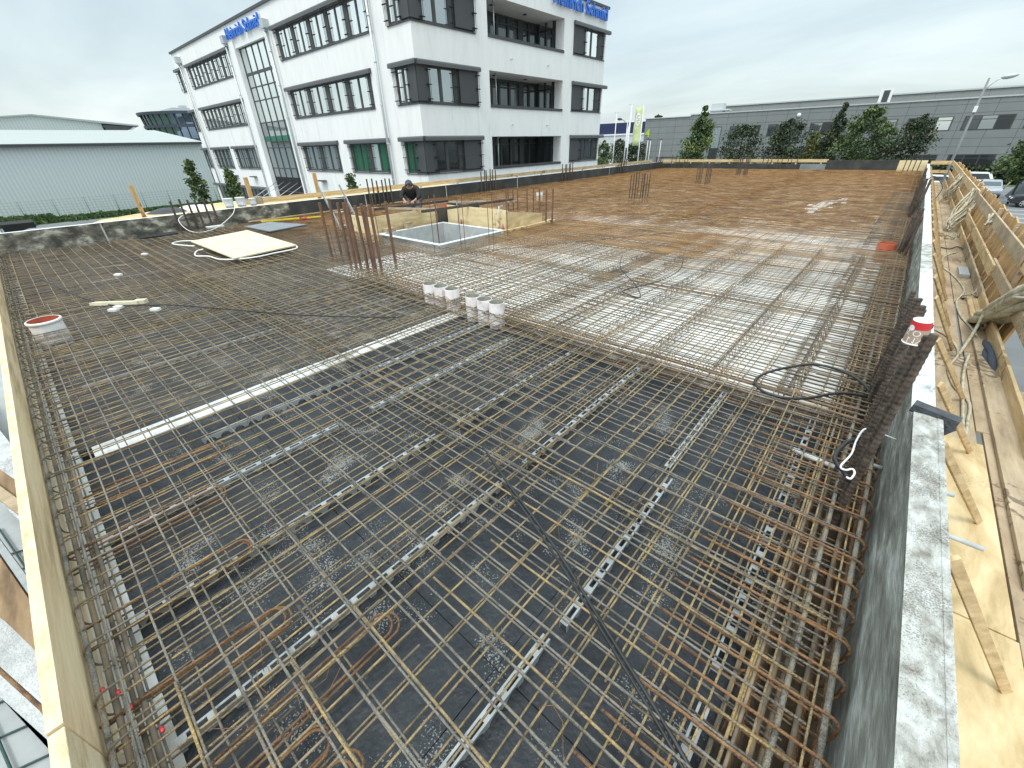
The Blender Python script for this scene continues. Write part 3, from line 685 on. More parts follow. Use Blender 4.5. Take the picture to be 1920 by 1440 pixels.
for (x, y, h) in ((-6.96, 9.04, .82), (-6.82, 9.12, .8), (-6.68, 9.21, .82)):
    starter(x, y, h, .024, br, 'starter bar at the right end of the shaft plywood', 'starter bars right of the shaft')
for (x, y) in ((-7.12, 5.62), (-7.05, 5.7), (-6.98, 5.66), (-6.75, 6.05), (-6.7, 6.12), (-6.45, 6.6), (-6.42, 6.7), (-8.98, 5.5), (-8.9, 5.45), (-6.72, 7.5), (-6.65, 7.42)):
    starter(x, y, .95+J(.05), .007, br, 'thin bar standing at the rim of the grey shaft lining', 'thin bars round the shaft lining')
for cy, nm in ((15.4, 'nearest'), (22.0, 'middle'), (28.2, 'farthest')):
    cluster(-7.3, cy, .42, .62, .80, 'starter bar in the %s of the three column clusters out on the orange mesh' % nm, 'starter bars of the %s far column' % nm, n=(3, 4), r=.017, m=steel_dark)
for cy, nm, h in ((3.35, 'first', .75), (9.2, 'second', .85), (14.9, 'third', .85), (21.2, 'fourth', .85), (27.5, 'fifth', .8), (33.2, 'sixth', .75)):
    for k in range(6):
        starter(-14.42+.05*(k % 2), cy-.45+k*.18+J(.03), h+J(.05), .026, steel_dark, 'dark starter bar in the %s cluster along the left parapet' % nm, 'starter bars, %s cluster of the left parapet' % nm)
for i in range(8):
    starter(-7.6+i*.28+J(.05), 33.6, .78+J(.08), .022, steel_dark, 'starter bar in the row before the middle of the far parapet', 'starter bars at the far parapet')
for i in range(5):
    starter(-13.6+i*.3+J(.05), 33.5, .8+J(.08), .024, steel_dark, 'starter bar near the far left corner of the deck', 'starter bars at the far left corner')

# ---------------------------------------------------------------- paper cup
cup = empty('paper_cup', 'red and beige paper cup with white rim standing upside down among the dark starter bars', 'cup', loc=(.262, 2.62, .93))
cup.rotation_euler = (R(4), R(-3), R(0))
rb, rt, hh = .044, .036, .115
def ringz(z): return rb+(rt-rb)*z/hh
beige = flat('cup_beige', (.42, .32, .24), .6); redc = flat('cup_red', (.62, .035, .045), .5); wh = flat('cup_white', (.84, .84, .82), .6)
g = MB(); g.lathe([(ringz(.006), .006), (ringz(.076), .076)], (0, 0, 0), 28, 0); g.lathe([(ringz(.076), .076), (ringz(hh-.003), hh-.003)], (0, 0, 0), 28, 1)
g.lathe([(ringz(0)-.003, .001), (ringz(0)+.002, 0), (ringz(0)+.003, .003), (ringz(.006), .007)], (0, 0, 0), 28, 2)
g.lathe([(rt, hh-.003), (rt+.0005, hh), (rt-.002, hh+.001), (rt-.003, hh-.004), (.0005, hh-.004)], (0, 0, 0), 28, 2)
g.build('cup_body', [beige, redc, wh], cup)
def text_mesh(s, size, ext=0.0, off=0.0):
    c = bpy.data.curves.new('t', 'FONT'); c.body = s; c.size = size; c.extrude = ext; c.offset = off; c.align_x = 'CENTER'
    o = bpy.data.objects.new('t', c); COL.objects.link(o); dg = bpy.context.evaluated_depsgraph_get(); dg.update()
    me = bpy.data.meshes.new_from_object(o.evaluated_get(dg)); bpy.data.objects.remove(o); return me
me = text_mesh('2 O', .038); g = MB()
def wrap(me, zc, ang0):
    g = MB(); vs = []
    for v in me.vertices:
        a = ang0+v.co.x/.038; z = zc+v.co.y; r_ = ringz(z)+.0006; vs.append((r_*math.cos(a), r_*math.sin(a), z))
    g.add(vs, [tuple(p_.vertices) for p_ in me.polygons]); return g
wrap(me, .046, R(-120)).build('cup_print', wh, cup)
wrap(text_mesh('NZ', .040), .010, R(-95)).build('cup_print', wh, cup)
g = MB(); vs = [(0, 0)]+[(.014*math.cos(t*.52), .014*math.sin(t*.52)) for t in range(12)]
vv = []
for a_, b_ in vs:
    an = R(-140)+a_/.04; z = .080+b_; vv.append(((ringz(z)+.0008)*math.cos(an), (ringz(z)+.0008)*math.sin(an), z))
g.add(vv, [(0, i, i % 12+1) for i in range(1, 13)]); g.build('cup_badge', wh, cup)

# ---------------------------------------------------------------- cables
def cable(pts, r, m, name, label, cat='cable', n=8, group=None):
    # Catmull-Rom
    P = [Vector(p) for p in pts]; P = [P[0]]+P+[P[-1]]; out_ = []
    for i in range(1, len(P)-2):
        for k in range(6):
            t = k/6; a, b, c, d = P[i-1], P[i], P[i+1], P[i+2]
            out_.append(.5*((2*b)+(c-a)*t+(2*a-5*b+4*c-d)*t*t+(3*b-a-3*c+d)*t**3))
    out_.append(P[-2])
    o = MB().tube(out_, r, n).build(name, m); tag(o, label, cat, group); return o
cable([(.36, 3.80, -.06), (.29, 3.99, .02), (.12, 4.18, .035), (-.11, 4.22, .03), (-.31, 3.98, .028), (-.43, 3.74, .025), (-.445, 3.56, .025), (-.35, 3.44, .025), (-.20, 3.44, .025), (-.06, 3.55, .025), (.11, 3.77, .03), (.28, 3.86, .02), (.36, 3.9, -.06)], .011, rubber, 'hose_loop', 'black rubber hose forming a long loop on the mesh by the right parapet', 'hose', 10)
cable([(.43, 2.95, .22), (.33, 2.82, .30), (.26, 2.76, .33), (.236, 2.62, .32), (.23, 2.48, .31), (.20, 2.33, .31), (.222, 2.31, .31), (.248, 2.34, .31), (.26, 2.31, .31), (.25, 2.25, .31), (.232, 2.25, .31)], .005, white_pl, 'cable', 'short white cable looped against the right parapet')
cable([(.33, 2.75, .22), (.225, 2.66, .29), (.18, 2.53, .29), (.168, 2.43, .29), (.185, 2.37, .29), (.225, 2.31, .29), (.25, 2.27, .28)], .011, rubber, 'hose', 'stub of black hose curling around under the white cable', 'hose', 10)
cable([(-1.74, 1.56, -.10), (-1.64, 1.51, .0), (-1.24, 1.34, .018), (-.78, 1.16, .018), (-.40, .98, .016), (.06, .76, .0), (.3, .62, -.1)], .0085, rubber, 'cable', 'black cable crossing the foreground mesh diagonally', 'cable')
cable([(-1.5, 1.44, -.1), (-1.22, 1.31, .016), (-.78, 1.135, .016), (-.39, .955, .014), (.05, .74, .0), (.3, .6, -.1)], .0065, rubber, 'cable', 'thinner black cable running beside the diagonal one in the foreground', 'cable')
cable([(-3.5, 7.0, .02), (-3.1, 6.2, .02), (-2.5, 5.5, .03), (-2.2, 5.05, .02), (-2.35, 4.95, .06), (-2.5, 5.2, .02), (-2.3, 5.9, .02), (-2.3, 6.6, .02), (-2.5, 7.3, .02)], .007, rubber, 'cable', 'thin black cable lying in a loop on the white bay mesh', 'cable')
cable([(-10.8, -.1, .03), (-8, .35, .03), (-7.0, 1.0, .03), (-5.2, 1.9, .03), (-4.2, 2.6, .02)], .008, rubber, 'cable', 'black cable running lengthwise over the left bay mesh', 'cable')
cable([(-14.5, 3.3, .45), (-14.3, 2.9, .3), (-13.9, 3.0, .02), (-13.8, 3.5, .03), (-14.0, 4.1, .3), (-14.4, 4.4, .5), (-14.45, 4.7, .45)], .009, white_pl, 'cable', 'pale cable looped by the first starter bars of the left parapet')
cable([(.42, 16.5, .35), (.36, 17, .62), (.5, 17.4, .74), (.75, 17.3, .5), (.7, 16.8, .25)], .012, rubber, 'cable', 'black cable hung over the far end of the right parapet')

# ---------------------------------------------------------------- pipes
def pipe(x, y, r, zt, mo, mi_, label, group, ring=False):
    o = empty('pipe_sleeve', label, 'pipe', group, loc=(x, y, 0)); o.rotation_euler = (J(.02), J(.02), random.uniform(0, 6.28))
    g = MB(); g.lathe([(r, ZF), (r, zt-.006), (r-.001, zt), (r-.005, zt)], (0, 0, 0), 28)
    g.build('tube', mo, o)
    g = MB(); g.lathe([(r-.005, zt), (r-.0055, ZF+.02), (.001, ZF+.02)], (0, 0, 0), 28); g.build('bore', mi_, o)
    if ring:
        g = MB(); g.lathe([(r+.001, zt-.035), (r+.012, zt-.03), (r+.012, zt-.004), (r, zt+.002), (r-.006, zt)], (0, 0, 0), 32); g.build('rim', white_pl, o)
for i, x in enumerate((-4.70, -4.475, -4.25)):
    pipe(x, 3.55+.01*i, .098, .125, pvc, pvc_in, ('farthest', 'middle', 'nearest')[i]+' of the left trio of white pipe sleeves', 'white pipe sleeves')
for i, x in enumerate((-3.80, -3.59, -3.38)):
    pipe(x, 3.53, .098, .125, pvc, pvc_in, ('leftmost reddish', 'middle reddish', 'rightmost whiter')[i]+' pipe sleeve of the right trio', 'white pipe sleeves')
pipe(-7.34, -.23, .15, .125, pvc, orange, 'wide white pipe sleeve with red inside by the left board', None, ring=True)
pipe(.07, 10.15, .135, .11, orange, orange, 'orange pipe sleeve in the mesh near the right parapet', None)
pipe(-11.7, 9.9, .13, .11, orange, orange, 'small orange pipe sleeve behind the worker', None)
pipe(-11.1, 14.4, .13, .12, white_pl, pvc_in, 'small white pipe sleeve on the orange mesh near the left parapet', None)
# spacer tubes through the right wall
for x0, x1, y, lab in ((.58, .86, 2.53, 'long grey spacer tube poking out of the right parapet over the walkway'), (.58, .765, 2.92, 'short stub of grey spacer tube poking out of the right parapet over the walkway'),
                       (.30, .446, 3.0, 'grey spacer tube end on the inner side of the right parapet')):
    g = MB(); c = 14
    g.lathe([(.009, 0), (.0125, 0), (.0125, x1-x0), (.009, x1-x0), (.009, .001)], (x0, y, 0 if x0 > .5 else -.03), c, axis=(1, 0, 0)); tag(g.build('spacer_tube', tubegrey), lab, 'tube')
g = MB(); g.lathe([(.012, 0), (.016, 0), (.016, .24), (.012, .24)], (-.02, 2.86, -.03), 14, axis=(1, -.15, 0)); tag(g.build('spacer_tube', white_pl), 'white plastic tube lying in the mesh at the right trough', 'tube')
for i, (x, y, z) in enumerate(((-1.78, -.50, -.02), (-1.62, -.44, -.02), (-1.72, -.46, -.02), (-1.45, -.38, -.03))):
    g = MB(); g.lathe([(.001, .022), (.0065, .02), (.007, 0), (.006, 0)], (x, y, z), 12, axis=(1, .1, .1)); tag(g.build('bar_cap', red_pl), 'small red cap on a bar end by the left board', 'cap', 'red bar caps')

# ---------------------------------------------------------------- shaft opening
s = empty('shaft_lining', 'grey sheet metal lining of the square shaft opening with pale rim', 'shaft lining')
x0, x1, y0, y1 = -9.02, -6.92, 5.62, 7.5
g = MB(); t = .02
for a in ((x0, x0+t, y0, y1), (x1-t, x1, y0, y1), (x0+t, x1-t, y0, y0+t), (x0+t, x1-t, y1-t, y1)): g.box(*a, -1.6, .045)
g.box(x0+t, x1-t, y0+t, y1-t, -1.62, -1.58)
g.build('lining', liner, s)
g = MB(); w = .07
for a in ((x0-w, x0+t+.003, y0-w, y1+w), (x1-t-.003, x1+w, y0-w, y1+w), (x0+t+.003, x1-t-.003, y0-w, y0+t+.003), (x0+t+.003, x1-t-.003, y1-t-.003, y1+w)): g.box(*a, .046, .060)
g.build('rim', liner_rim, s)
g = MB(); g.box(-10.60, -9.22, 5.60, 5.63, -.3, .38); tag(g.build('formwork_board', ply_x), 'plywood formwork panel left of the shaft, side facing the camera', 'plywood panel')
g = MB(); g.box(-9.22, -9.19, 5.60, 7.45, -.3, .42); tag(g.build('formwork_board', ply_y), 'yellow plywood formwork panel at the left rim of the shaft', 'plywood panel')
g = MB(); g.box(-9.10, -6.95, 7.76, 7.79, -.3, .46); tag(g.build('formwork_board', ply_x), 'long yellow knotty plywood panel behind the shaft', 'plywood panel')
g = MB(); g.prism([(-6.92, 7.70, -.2), (-6.92, 9.10, -.2), (-6.92, 9.10, .25), (-6.92, 7.70, .44)], (-.03, 0, 0)); tag(g.build('formwork_board', ply_y), 'yellow plywood panel with sloping top right of the shaft', 'plywood panel')
g = MB(); g.box(-9.20, -9.12, 7.50, 9.0, -.3, .40); g.box(-10.6, -9.205, 9.05, 9.08, -.3, .30); tag(g.build('formwork_board', film_dark), 'black inner formwork panels behind the shaft corner', 'formwork panel')
g = MB(); g.box(-10.6, -9.3, 5.66, 9.0, -1.2, -1.15); tag(g.build('stair_floor', film_dark), 'dark floor at the bottom of the recess beside the shaft', 'recess floor')
g = MB(); g.box(-9.14, -9.02, 6.35, 6.52, .06, .20); tag(g.build('timber_block', wood_old), 'weathered timber block on the shaft rim', 'timber block')
g = MB(); g.box(-9.17, -9.0, 5.75, 6.0, .06, .14); tag(g.build('timber_block', wood_old), 'small timber block at the near left corner of the shaft', 'timber block')
g = MB(); g.box(-6.90, -6.80, 7.55, 9.4, .0, .05); g.box(-6.99, -6.80, 9.3, 9.5, .0, .05); tag(g.build('timber_batten', wood_y), 'pale batten at the foot of the plywood right of the shaft', 'batten')
def ubeam(a, b, lab):
    g = MB(); a = Vector(a); b = Vector(b); g.beam(a, b, .055, .01); 
    d = (b-a).normalized(); sd_ = d.cross(Vector((0, 0, 1))).normalized()*.024
    g.beam(a+sd_+Vector((0, 0, -.03)), b+sd_+Vector((0, 0, -.03)), .006, .05); g.beam(a-sd_+Vector((0, 0, -.03)), b-sd_+Vector((0, 0, -.03)), .006, .05)
    tag(g.build('steel_waler', steel_dark), lab, 'steel beam')
ubeam((-10.2, 6.25, .47), (-10.02, 8.6, .45), 'black steel beam under the hands of the worker')
ubeam((-8.42, 6.4, .52), (-8.12, 9.3, .52), 'black steel beam laid lengthwise over the shaft, the nearer one')
g = MB(); g.beam((-10.65, 6.45, .42), (-8.45, 7.05, .47), .07, .045); tag(g.build('timber_batten', wood_old), 'worn timber batten lying across the recess before the worker', 'batten')
g = MB(); g.beam((-10.7, 8.5, .36), (-8.2, 9.5, .42), .07, .045); tag(g.build('timber_batten', wood_old), 'timber batten lying behind the shaft at the far side', 'batten')
for i, (x, y) in enumerate(((-7.15, 7.70), (-8.62, 7.70))):
    c = empty('screw_clamp', 'steel screw clamp on the %s of the knotty plywood' % ('right end' if i == 0 else 'left part'), 'clamp')
    g = MB(); g.tube([(x, y, .05), (x, y, .55)], .012, 8); g.beam((x, y, .54), (x, y+.14, .54), .02, .03); g.beam((x, y, .1), (x+.1, y, .1), .02, .03); g.build('rail', galv, c)
    g = MB(); g.tube([(x+.11, y, .02), (x+.11, y, .16)], .014, 8); g.build('handle', red_pl, c)
# ladder
l = empty('ladder', 'aluminium ladder leaning out of the recess left of the shaft', 'ladder')
a0, a1 = Vector((-10.45, 5.55, -.5)), Vector((-10.15, 5.95, -.5)); up = Vector((-.55, -.25, 1.55))
for a in (a0, a1): MB().beam(a, a+up, .02, .07, up=(1, 0, 0)).build('stile', galv, l)
for k in range(1, 5): MB().tube([a0+up*(k/5), a1+up*(k/5)], .014, 8).build('rung', galv, l)

# sheets on the mesh
ps = empty('plywood_sheet', 'large pale plywood sheet lying on the left mesh, white straps spilling from under it', 'plywood sheet')
g = MB(); g.prism([(-12.10, 2.52, .035), (-9.28, 2.50, .035), (-9.50, 3.80, .035), (-12.55, 3.90, .035)], (0, 0, .025)); g.build('sheet', M('pale_sheet', [(.62, .54, .36), (.76, .69, .50)], 2, stretch=(.6, 3, 1), rough=.8, det=9, speck=((.5, .4, .25), 5, 1.18, .6)), ps)
g = MB(); g.prism([(-12.06, 2.56, .018), (-9.32, 2.54, .018), (-9.54, 3.76, .018), (-12.5, 3.86, .018)], (0, 0, .0165)); g.build('black_underside', black_m, ps)  # thin black slab set in under the whole sheet
cable([(-9.5, 3.80, .03), (-9.25, 3.65, .03), (-9.2, 3.2, .03), (-9.15, 2.9, .03), (-9.3, 2.6, .02), (-9.6, 2.35, .02), (-10.1, 2.3, .02), (-10.4, 2.15, .02), (-10.9, 2.3, .02), (-11.0, 2.45, .02)], .015, white_pl, 'strap', 'white lifting strap curling round the pale plywood sheet', 'strap')
cable([(-12.2, 2.6, .04), (-12.5, 2.4, .03), (-12.3, 2.2, .03), (-11.8, 2.35, .02), (-11.6, 2.45, .02)], .015, white_pl, 'strap', 'short white strap at the left corner of the pale plywood sheet', 'strap')
g = MB(); g.prism([(-13.34, 4.11, .03), (-11.91, 4.19, .03), (-12.13, 5.27, .03), (-13.6, 4.88, .03)], (0, 0, .02)); tag(g.build('panel_sheet', grey_ply), 'grey formwork sheet lying flat behind the pale plywood sheet', 'sheet')
sl = empty('spirit_level', 'yellow spirit level lying by the grey sheet', 'spirit level')
MB().beam((-13.9, 4.75, .05), (-13.5, 5.7, .05), .045, .04).build('rail', yellow_pl, sl)
ms = empty('measuring_tape', 'red tape reel with yellow tape pulled out beside the spirit level', 'tape measure')
MB().lathe([(.001, .06), (.07, .06), (.07, 0), (.001, 0)], (-13.3, 5.75, .02), 14).build('reel', red_pl, ms); MB().beam((-13.3, 5.8, .06), (-13.15, 6.3, .06), .05, .03).build('tape', yellow_pl, ms)
g = MB(); g.box(-14.35, -14.15, 3.45, 3.85, .01, .05); tag(g.build('offcut', white_pl), 'small white offcut at the foot of the mottled left parapet', 'offcut')
g = MB(); g.box(-14.3, -13.9, 1.9, 2.7, .01, .035); tag(g.build('tarp_scrap', rubber), 'scrap of black foil by the foot of the left parapet', 'foil')
g = MB(); g.beam((-8.05, .28, .03), (-7.55, .72, .035), .11, .04, up=(.1, .3, 1)); g.beam((-7.6, .68, .045), (-7.5, .78, .045), .08, .05)
tag(g.build('offcut', M('cream_foam', [(.55, .50, .34), (.72, .68, .52)], 6, rough=.9)), 'cream coloured insulation offcut lying on the left bay mesh', 'offcut')
for i, (x, y) in enumerate(((-7.65, .45), (-7.55, .38), (-7.1, .75), (-9.9, .8), (-11.6, 1.5))):
    g = MB(); g.beam((x, y, .02), (x+.09, y+.07, .02), .06, .03, up=(.2, .1, 1)); tag(g.build('offcut', white_pl), 'little whitish crumb of insulation on the left bay mesh', 'offcut', 'crumbs of insulation')

# ---------------------------------------------------------------- worker
def skin_mesh(name, pts, edges, radii, mat, parent=None, sub=2, root=0):
    me = bpy.data.meshes.new(name); me.from_pydata([tuple(p) for p in pts], edges, []); me.materials.append(mat)
    o = bpy.data.objects.new(name, me); COL.objects.link(o)
    mo = o.modifiers.new('skin', 'SKIN'); mo.use_smooth_shade = True
    for i, r_ in enumerate(radii):
        sv = me.skin_vertices[0].data[i]; sv.radius = (r_, r_) if not isinstance(r_, tuple) else r_; sv.use_root = (i == root)
    ms_ = o.modifiers.new('sub', 'SUBSURF'); ms_.levels = sub; ms_.render_levels = sub
    dg = bpy.context.evaluated_depsgraph_get(); dg.update()
    m2 = bpy.data.meshes.new_from_object(o.evaluated_get(dg)); o.modifiers.clear(); o.data = m2; m2.name = name
    for p_ in m2.polygons: p_.use_smooth = True
    if parent is not None: o.parent = parent
    return o
wk = empty('person', 'worker in dark hooded jacket kneeling and bending over the black beam by the shaft', 'person', loc=(-10.75, 7.95, 0), rz=R(-52))
# local frame: +X = facing direction, +Y = his left
skin = flat('skin', (.42, .24, .17), .6); jacket = flat('jacket', (.022, .021, .021), .85); trous = flat('trousers', (.12, .13, .15), .9); capm = flat('cap', (.075, .078, .09), .9)
P = [(0, 0, .46), (.07, 0, .60), (.20, 0, .76), (.28, 0, .845), (.325, 0, .90), (.36, 0, .93),          # 0 pelvis,1 waist,2 chest,3 neckbase,4 neck,5 head
     (.22, .19, .76), (.36, .25, .60), (.52, .15, .51), (.58, .12, .50),                                  # 6 lsh,7 lelb,8 lwrist, 9 lpalm
     (.22, -.19, .76), (.36, -.25, .60), (.50, -.13, .51), (.56, -.10, .50),                               # 10..13
     (.05, .12, .42), (.34, .15, .06), (-.05, .16, .05), (-.14, .16, .03),                                 # 14 lhip,15 lknee,16 lankle, 17 toe
     (.05, -.12, .42), (.34, -.15, .06), (-.05, -.16, .05), (-.14, -.16, .03),
     (.405, 0, .905), (.375, 0, .985)]
E_ = [(0, 1), (1, 2), (2, 3), (3, 4), (4, 5), (2, 6), (6, 7), (7, 8), (8, 9), (2, 10), (10, 11), (11, 12), (12, 13), (0, 14), (14, 15), (15, 16), (16, 17), (0, 18), (18, 19), (19, 20), (20, 21), (5, 22), (5, 23)]
rad = [.14, .14, .155, .08, .055, .085, .06, .043, .027, .030, .06, .043, .027, .030, .09, .062, .045, .04, .09, .062, .045, .04, .055, .065]
# fingers
fi = [9, 13]; fing = []
for base, sgn in ((9, 1), (13, -1)):
    bx, by, bz = P[base]
    for k in range(4):
        i0 = len(P); P += [(bx+.05, by+(k-1.5)*.02, bz-.005), (bx+.082, by+(k-1.5)*.022, bz-.03-.002*k), (bx+.075, by+(k-1.5)*.022, bz-.052)]
        E_ += [(base, i0), (i0, i0+1), (i0+1, i0+2)]; rad += [.0095, .0088, .0078]
    i0 = len(P); P += [(bx+.015, by-sgn*.042, bz-.01), (bx+.05, by-sgn*.055, bz-.03)]; E_ += [(base, i0), (i0, i0+1)]; rad += [.011, .009]
skin_mesh('body', P, E_, rad, skin, wk, 2)
g = MB()    # face details on the head, looking down
for sgn in (-1, 1):
    g.lathe([(.001, .012), (.009, .009), (.012, 0)], (.440, sgn*.030, .918), 8, axis=(1, 0, -.5), mi=1)
    g.lathe([(.001, .014), (.016, .010), (.022, 0)], (.355, sgn*.078, .925), 8, axis=(0, sgn, 0))
g.prism([(.452, -.012, .885), (.452, .012, .885), (.448, .006, .925), (.448, -.006, .925)], (.024, 0, -.014))
g.prism([(.445, -.022, .868), (.445, .022, .868), (.445, .02, .873), (.445, -.02, .873)], (.012, 0, -.006), mi=1)
g.build('face', [skin, flat('dark_brown', (.05, .03, .025))], wk)
jp = [(-.02, 0, .46), (.07, 0, .62), (.20, 0, .77), (.27, 0, .84), (.22, .20, .765), (.36, .26, .605), (.47, .19, .535), (.22, -.20, .765), (.36, -.26, .605), (.45, -.18, .535)]
skin_mesh('jacket', jp, [(0, 1), (1, 2), (2, 3), (2, 4), (4, 5), (5, 6), (2, 7), (7, 8), (8, 9)], [.165, .17, .185, .12, .085, .064, .050, .085, .064, .050], jacket, wk, 2)
skin_mesh('trousers', [(-.02, 0, .43), (.05, .12, .40), (.345, .15, .07), (-.02, .16, .06), (.05, -.12, .40), (.345, -.15, .07), (-.02, -.16, .06)], [(0, 1), (1, 2), (2, 3), (0, 4), (4, 5), (5, 6)], [.15, .105, .075, .055, .105, .075, .055], trous, wk, 2)
for sgn in (-1, 1): skin_mesh('boot', [(-.02, sgn*.16, .05), (-.12, sgn*.16, .05), (-.17, sgn*.16, .03)], [(0, 1), (1, 2)], [.058, .055, .04], black_m, wk, 2)
g = MB(); g.lathe([(.001, .10), (.045, .092), (.082, .06), (.100, .015), (.103, -.02), (.095, -.05)], (.352, 0, .935), 20, axis=(-.25, 0, 1)); g.prism([(.43, -.05, .965), (.51, -.03, .935), (.51, .03, .935), (.43, .05, .965)], (0, 0, .008)); g.build('cap', capm, wk)
skin_mesh('hood', [(.20, 0, .86), (.27, .06, .88), (.27, -.06, .88), (.30, 0, .93)], [(0, 1), (0, 2), (0, 3)], [.09, .06, .06, .085], jacket, wk, 2)

# ---------------------------------------------------------------- walkway on the right
ZW = -.55
dk = empty('walkway', 'timber scaffold walkway outside the right parapet', 'walkway')
def plank(x0, x1, y0, y1, z, m, t=.03): MB().box(x0, x1, y0, y1, z-t, z).build('plank', m, dk, bevel=.002)
plank(.60, 1.215, -1.5, 2.62, ZW, ply_y); plank(.60, 1.205, 2.63, 4.75, ZW+.002, ply_y); plank(.60, 1.17, 4.76, 6.9, ZW-.002, wood_old); plank(.60, 1.15, 6.91, 12.5, ZW, wood_tan); plank(.60, 1.15, 12.51, 20, ZW, wood_tan); plank(.60, 1.15, 20.01, 34, ZW+.002, wood_tan)
plank(1.22, 1.50, -1.5, 5.0, ZW-.004, wood_tan); plank(1.18, 1.44, 5.01, 9.4, ZW-.004, wood_tan); plank(1.16, 1.43, 9.41, 16, ZW-.002, wood_tan); plank(1.16, 1.43, 16.01, 34, ZW-.004, wood_tan)
plank(1.50, 1.62, 1.5, 6.2, ZW-.006, wood_old)
g = MB(); g.box(1.27, 1.485, 3.05+.0, 7.6, ZW+.001, ZW+.038); tag(g.build('loose_plank', wood_old, bevel=.003), 'long thick plank lying loose along the outer edge of the walkway', 'plank')
g = MB(); g.box(1.30, 1.36, 8.6, 9.7, ZW+.001, ZW+.035); tag(g.build('timber_offcut', wood_y), 'left of two short battens lying side by side on the walkway', 'batten')
g = MB(); g.box(1.365, 1.42, 8.55, 9.65, ZW+.001, ZW+.035); tag(g.build('timber_offcut', wood_y), 'right of two short battens lying side by side on the walkway', 'batten')
g = MB(); g.box(1.0, 1.10, 21.5, 24.2, ZW+.001, ZW+.03); tag(g.build('timber_offcut', wood_y), 'pale plank lying at the far end of the walkway', 'plank')
g = MB(); g.beam((.95, 18.2, ZW+.05), (1.08, 15.8, ZW+.05), .09, .07); tag(g.build('timber_offcut', wood_old), 'brown square timber lying halfway down the walkway', 'timber')
g = MB(); g.box(1.26, 1.40, 11.2, 11.9, ZW+.001, ZW+.06); g.box(1.285, 1.30, 11.19, 11.9, ZW+.06, ZW+.066); tag(g.build('metal_profile', galv), 'silver metal profile lying on the walkway', 'metal profile')
g = MB(); g.tube([(1.39, 6.5, ZW+.02), (1.38, 6.8, ZW+.05), (1.385, 7.1, ZW+.06), (1.375, 7.4, ZW+.04), (1.38, 7.6, ZW+.02)], [.015, .04, .03, .04, .02], 8); g.tube([(1.35, 6.7, ZW+.02), (1.34, 7.0, ZW+.03), (1.35, 7.3, ZW+.02)], [.015, .03, .012], 8); tag(g.build('work_glove', flat('navy_cloth', (.05, .065, .09), .9)), 'bundle of dark blue cloth by the toe board of the walkway', 'cloth')
cable([(.62, 8.0, ZW+.01), (1.0, 7.6, ZW+.015), (1.12, 7.0, ZW+.012), (1.02, 6.4, ZW+.012), (1.05, 5.9, ZW+.012), (1.15, 5.55, ZW+.012), (1.12, 5.1, ZW+.012), (1.08, 4.75, ZW+.012), (1.13, 6.2, ZW+.02), (1.2, 6.9, ZW+.05)], .013, tarp_m, 'hose', 'dirty grey hose snaking over the near part of the walkway up to the hanging bundle', 'hose', 8)
cable([(1.36, 7.2, ZW+.02), (1.3, 8.0, ZW+.012), (1.2, 8.6, ZW+.012), (1.18, 9.4, ZW+.012), (1.3, 10.2, ZW+.012), (1.2, 11.2, ZW+.012), (1.05, 12.0, ZW+.012), (1.1, 13.0, ZW+.012), (1.3, 13.6, ZW+.012)], .013, tarp_m, 'hose', 'dirty grey hose snaking over the middle of the walkway', 'hose', 8)
cable([(1.0, 14.2, ZW+.012), (1.2, 14.0, ZW+.012), (1.35, 14.4, ZW+.012), (1.45, 13.8, ZW+.05)], .010, rubber, 'cable', 'thin dark cable across the middle of the walkway')
# struts between wall and walkway
fs_ = [(2.25, 1.13), (3.57, 1.11), (4.54, 1.11), (5.6, 1.11), (7.05, 1.07), (8.0, 1.06), (9.4, 1.06), (10.5, 1.06), (11.7, 1.05)]
yk = fs_[-1][0]+.9
while yk < 33: fs_.append((yk, 1.04)); yk += 1.05
for i, (fy, fx) in enumerate(fs_):
    topy = fy+.12
    g = MB(); g.beam((fx, fy, ZW+.012), (.59, fy-(.37, .72, .86, 1.0, 1.1)[min(i, 4)], .33 if i else .37), .020, .044)
    tag(g.build('brace', wood_y, bevel=.002), 'slanting pale timber brace between right parapet and walkway', 'brace', 'timber braces along the right parapet')
g = MB(); g.beam((1.10, 1.30, ZW+.012), (.60, .62, .34), .03, .07); tag(g.build('brace', wood_old), 'greyish brace nearest the camera at the bottom right', 'brace')
# guard on the outer side
gd = empty('guard_rail', 'timber guard rail on the outer side of the walkway, three boards high', 'guard rail')
def rail(y0, y1, x, z0, z1, m=wood_y, t=.03): MB().box(x, x+t, y0, y1, z0, z1).build('rail_board', m, gd, bevel=.002)
rail(4.6, 9.6, 1.42, ZW, -.38, wood_y); rail(9.61, 14.2, 1.425, ZW, -.38, wood_old); rail(14.21, 20.5, 1.42, ZW, -.38); rail(20.51, 34, 1.42, ZW, -.38)
rail(5.9, 10.4, 1.455, -.17, -.01, wood_tan); rail(9.9, 16.5, 1.425, -.20, -.03, wood_y); rail(16.6, 23.0, 1.45, -.17, .0, wood_y); rail(23.1, 34, 1.45, -.14, .03)
rail(8.6, 17.5, 1.455, .23, .42, wood_tan); rail(16.8, 26, 1.46, .26, .46, wood_y); rail(25.5, 34.6, 1.455, .28, .48)
rail(5.2, 9.0, 1.49, .19, .39, wood_y); 
yk = 7.6; k = 0
while yk < 34:
    w_ = .44+J(.03); k += 1
    g = MB(); lx = J(.03)
    g.prism([(1.50, yk, -.75), (1.50, yk+w_, -.75), (1.66+lx, yk+w_+.05, .44+J(.04)), (1.66+lx, yk+.05, .44+J(.04))], (.028, 0, -.005))
    tag(g.build('guard_plank', wood_z), 'brown board standing on end outside the guard rail', 'board', 'boards standing outside the guard rail')
    yk += .50+J(.02) if k % 5 else .62
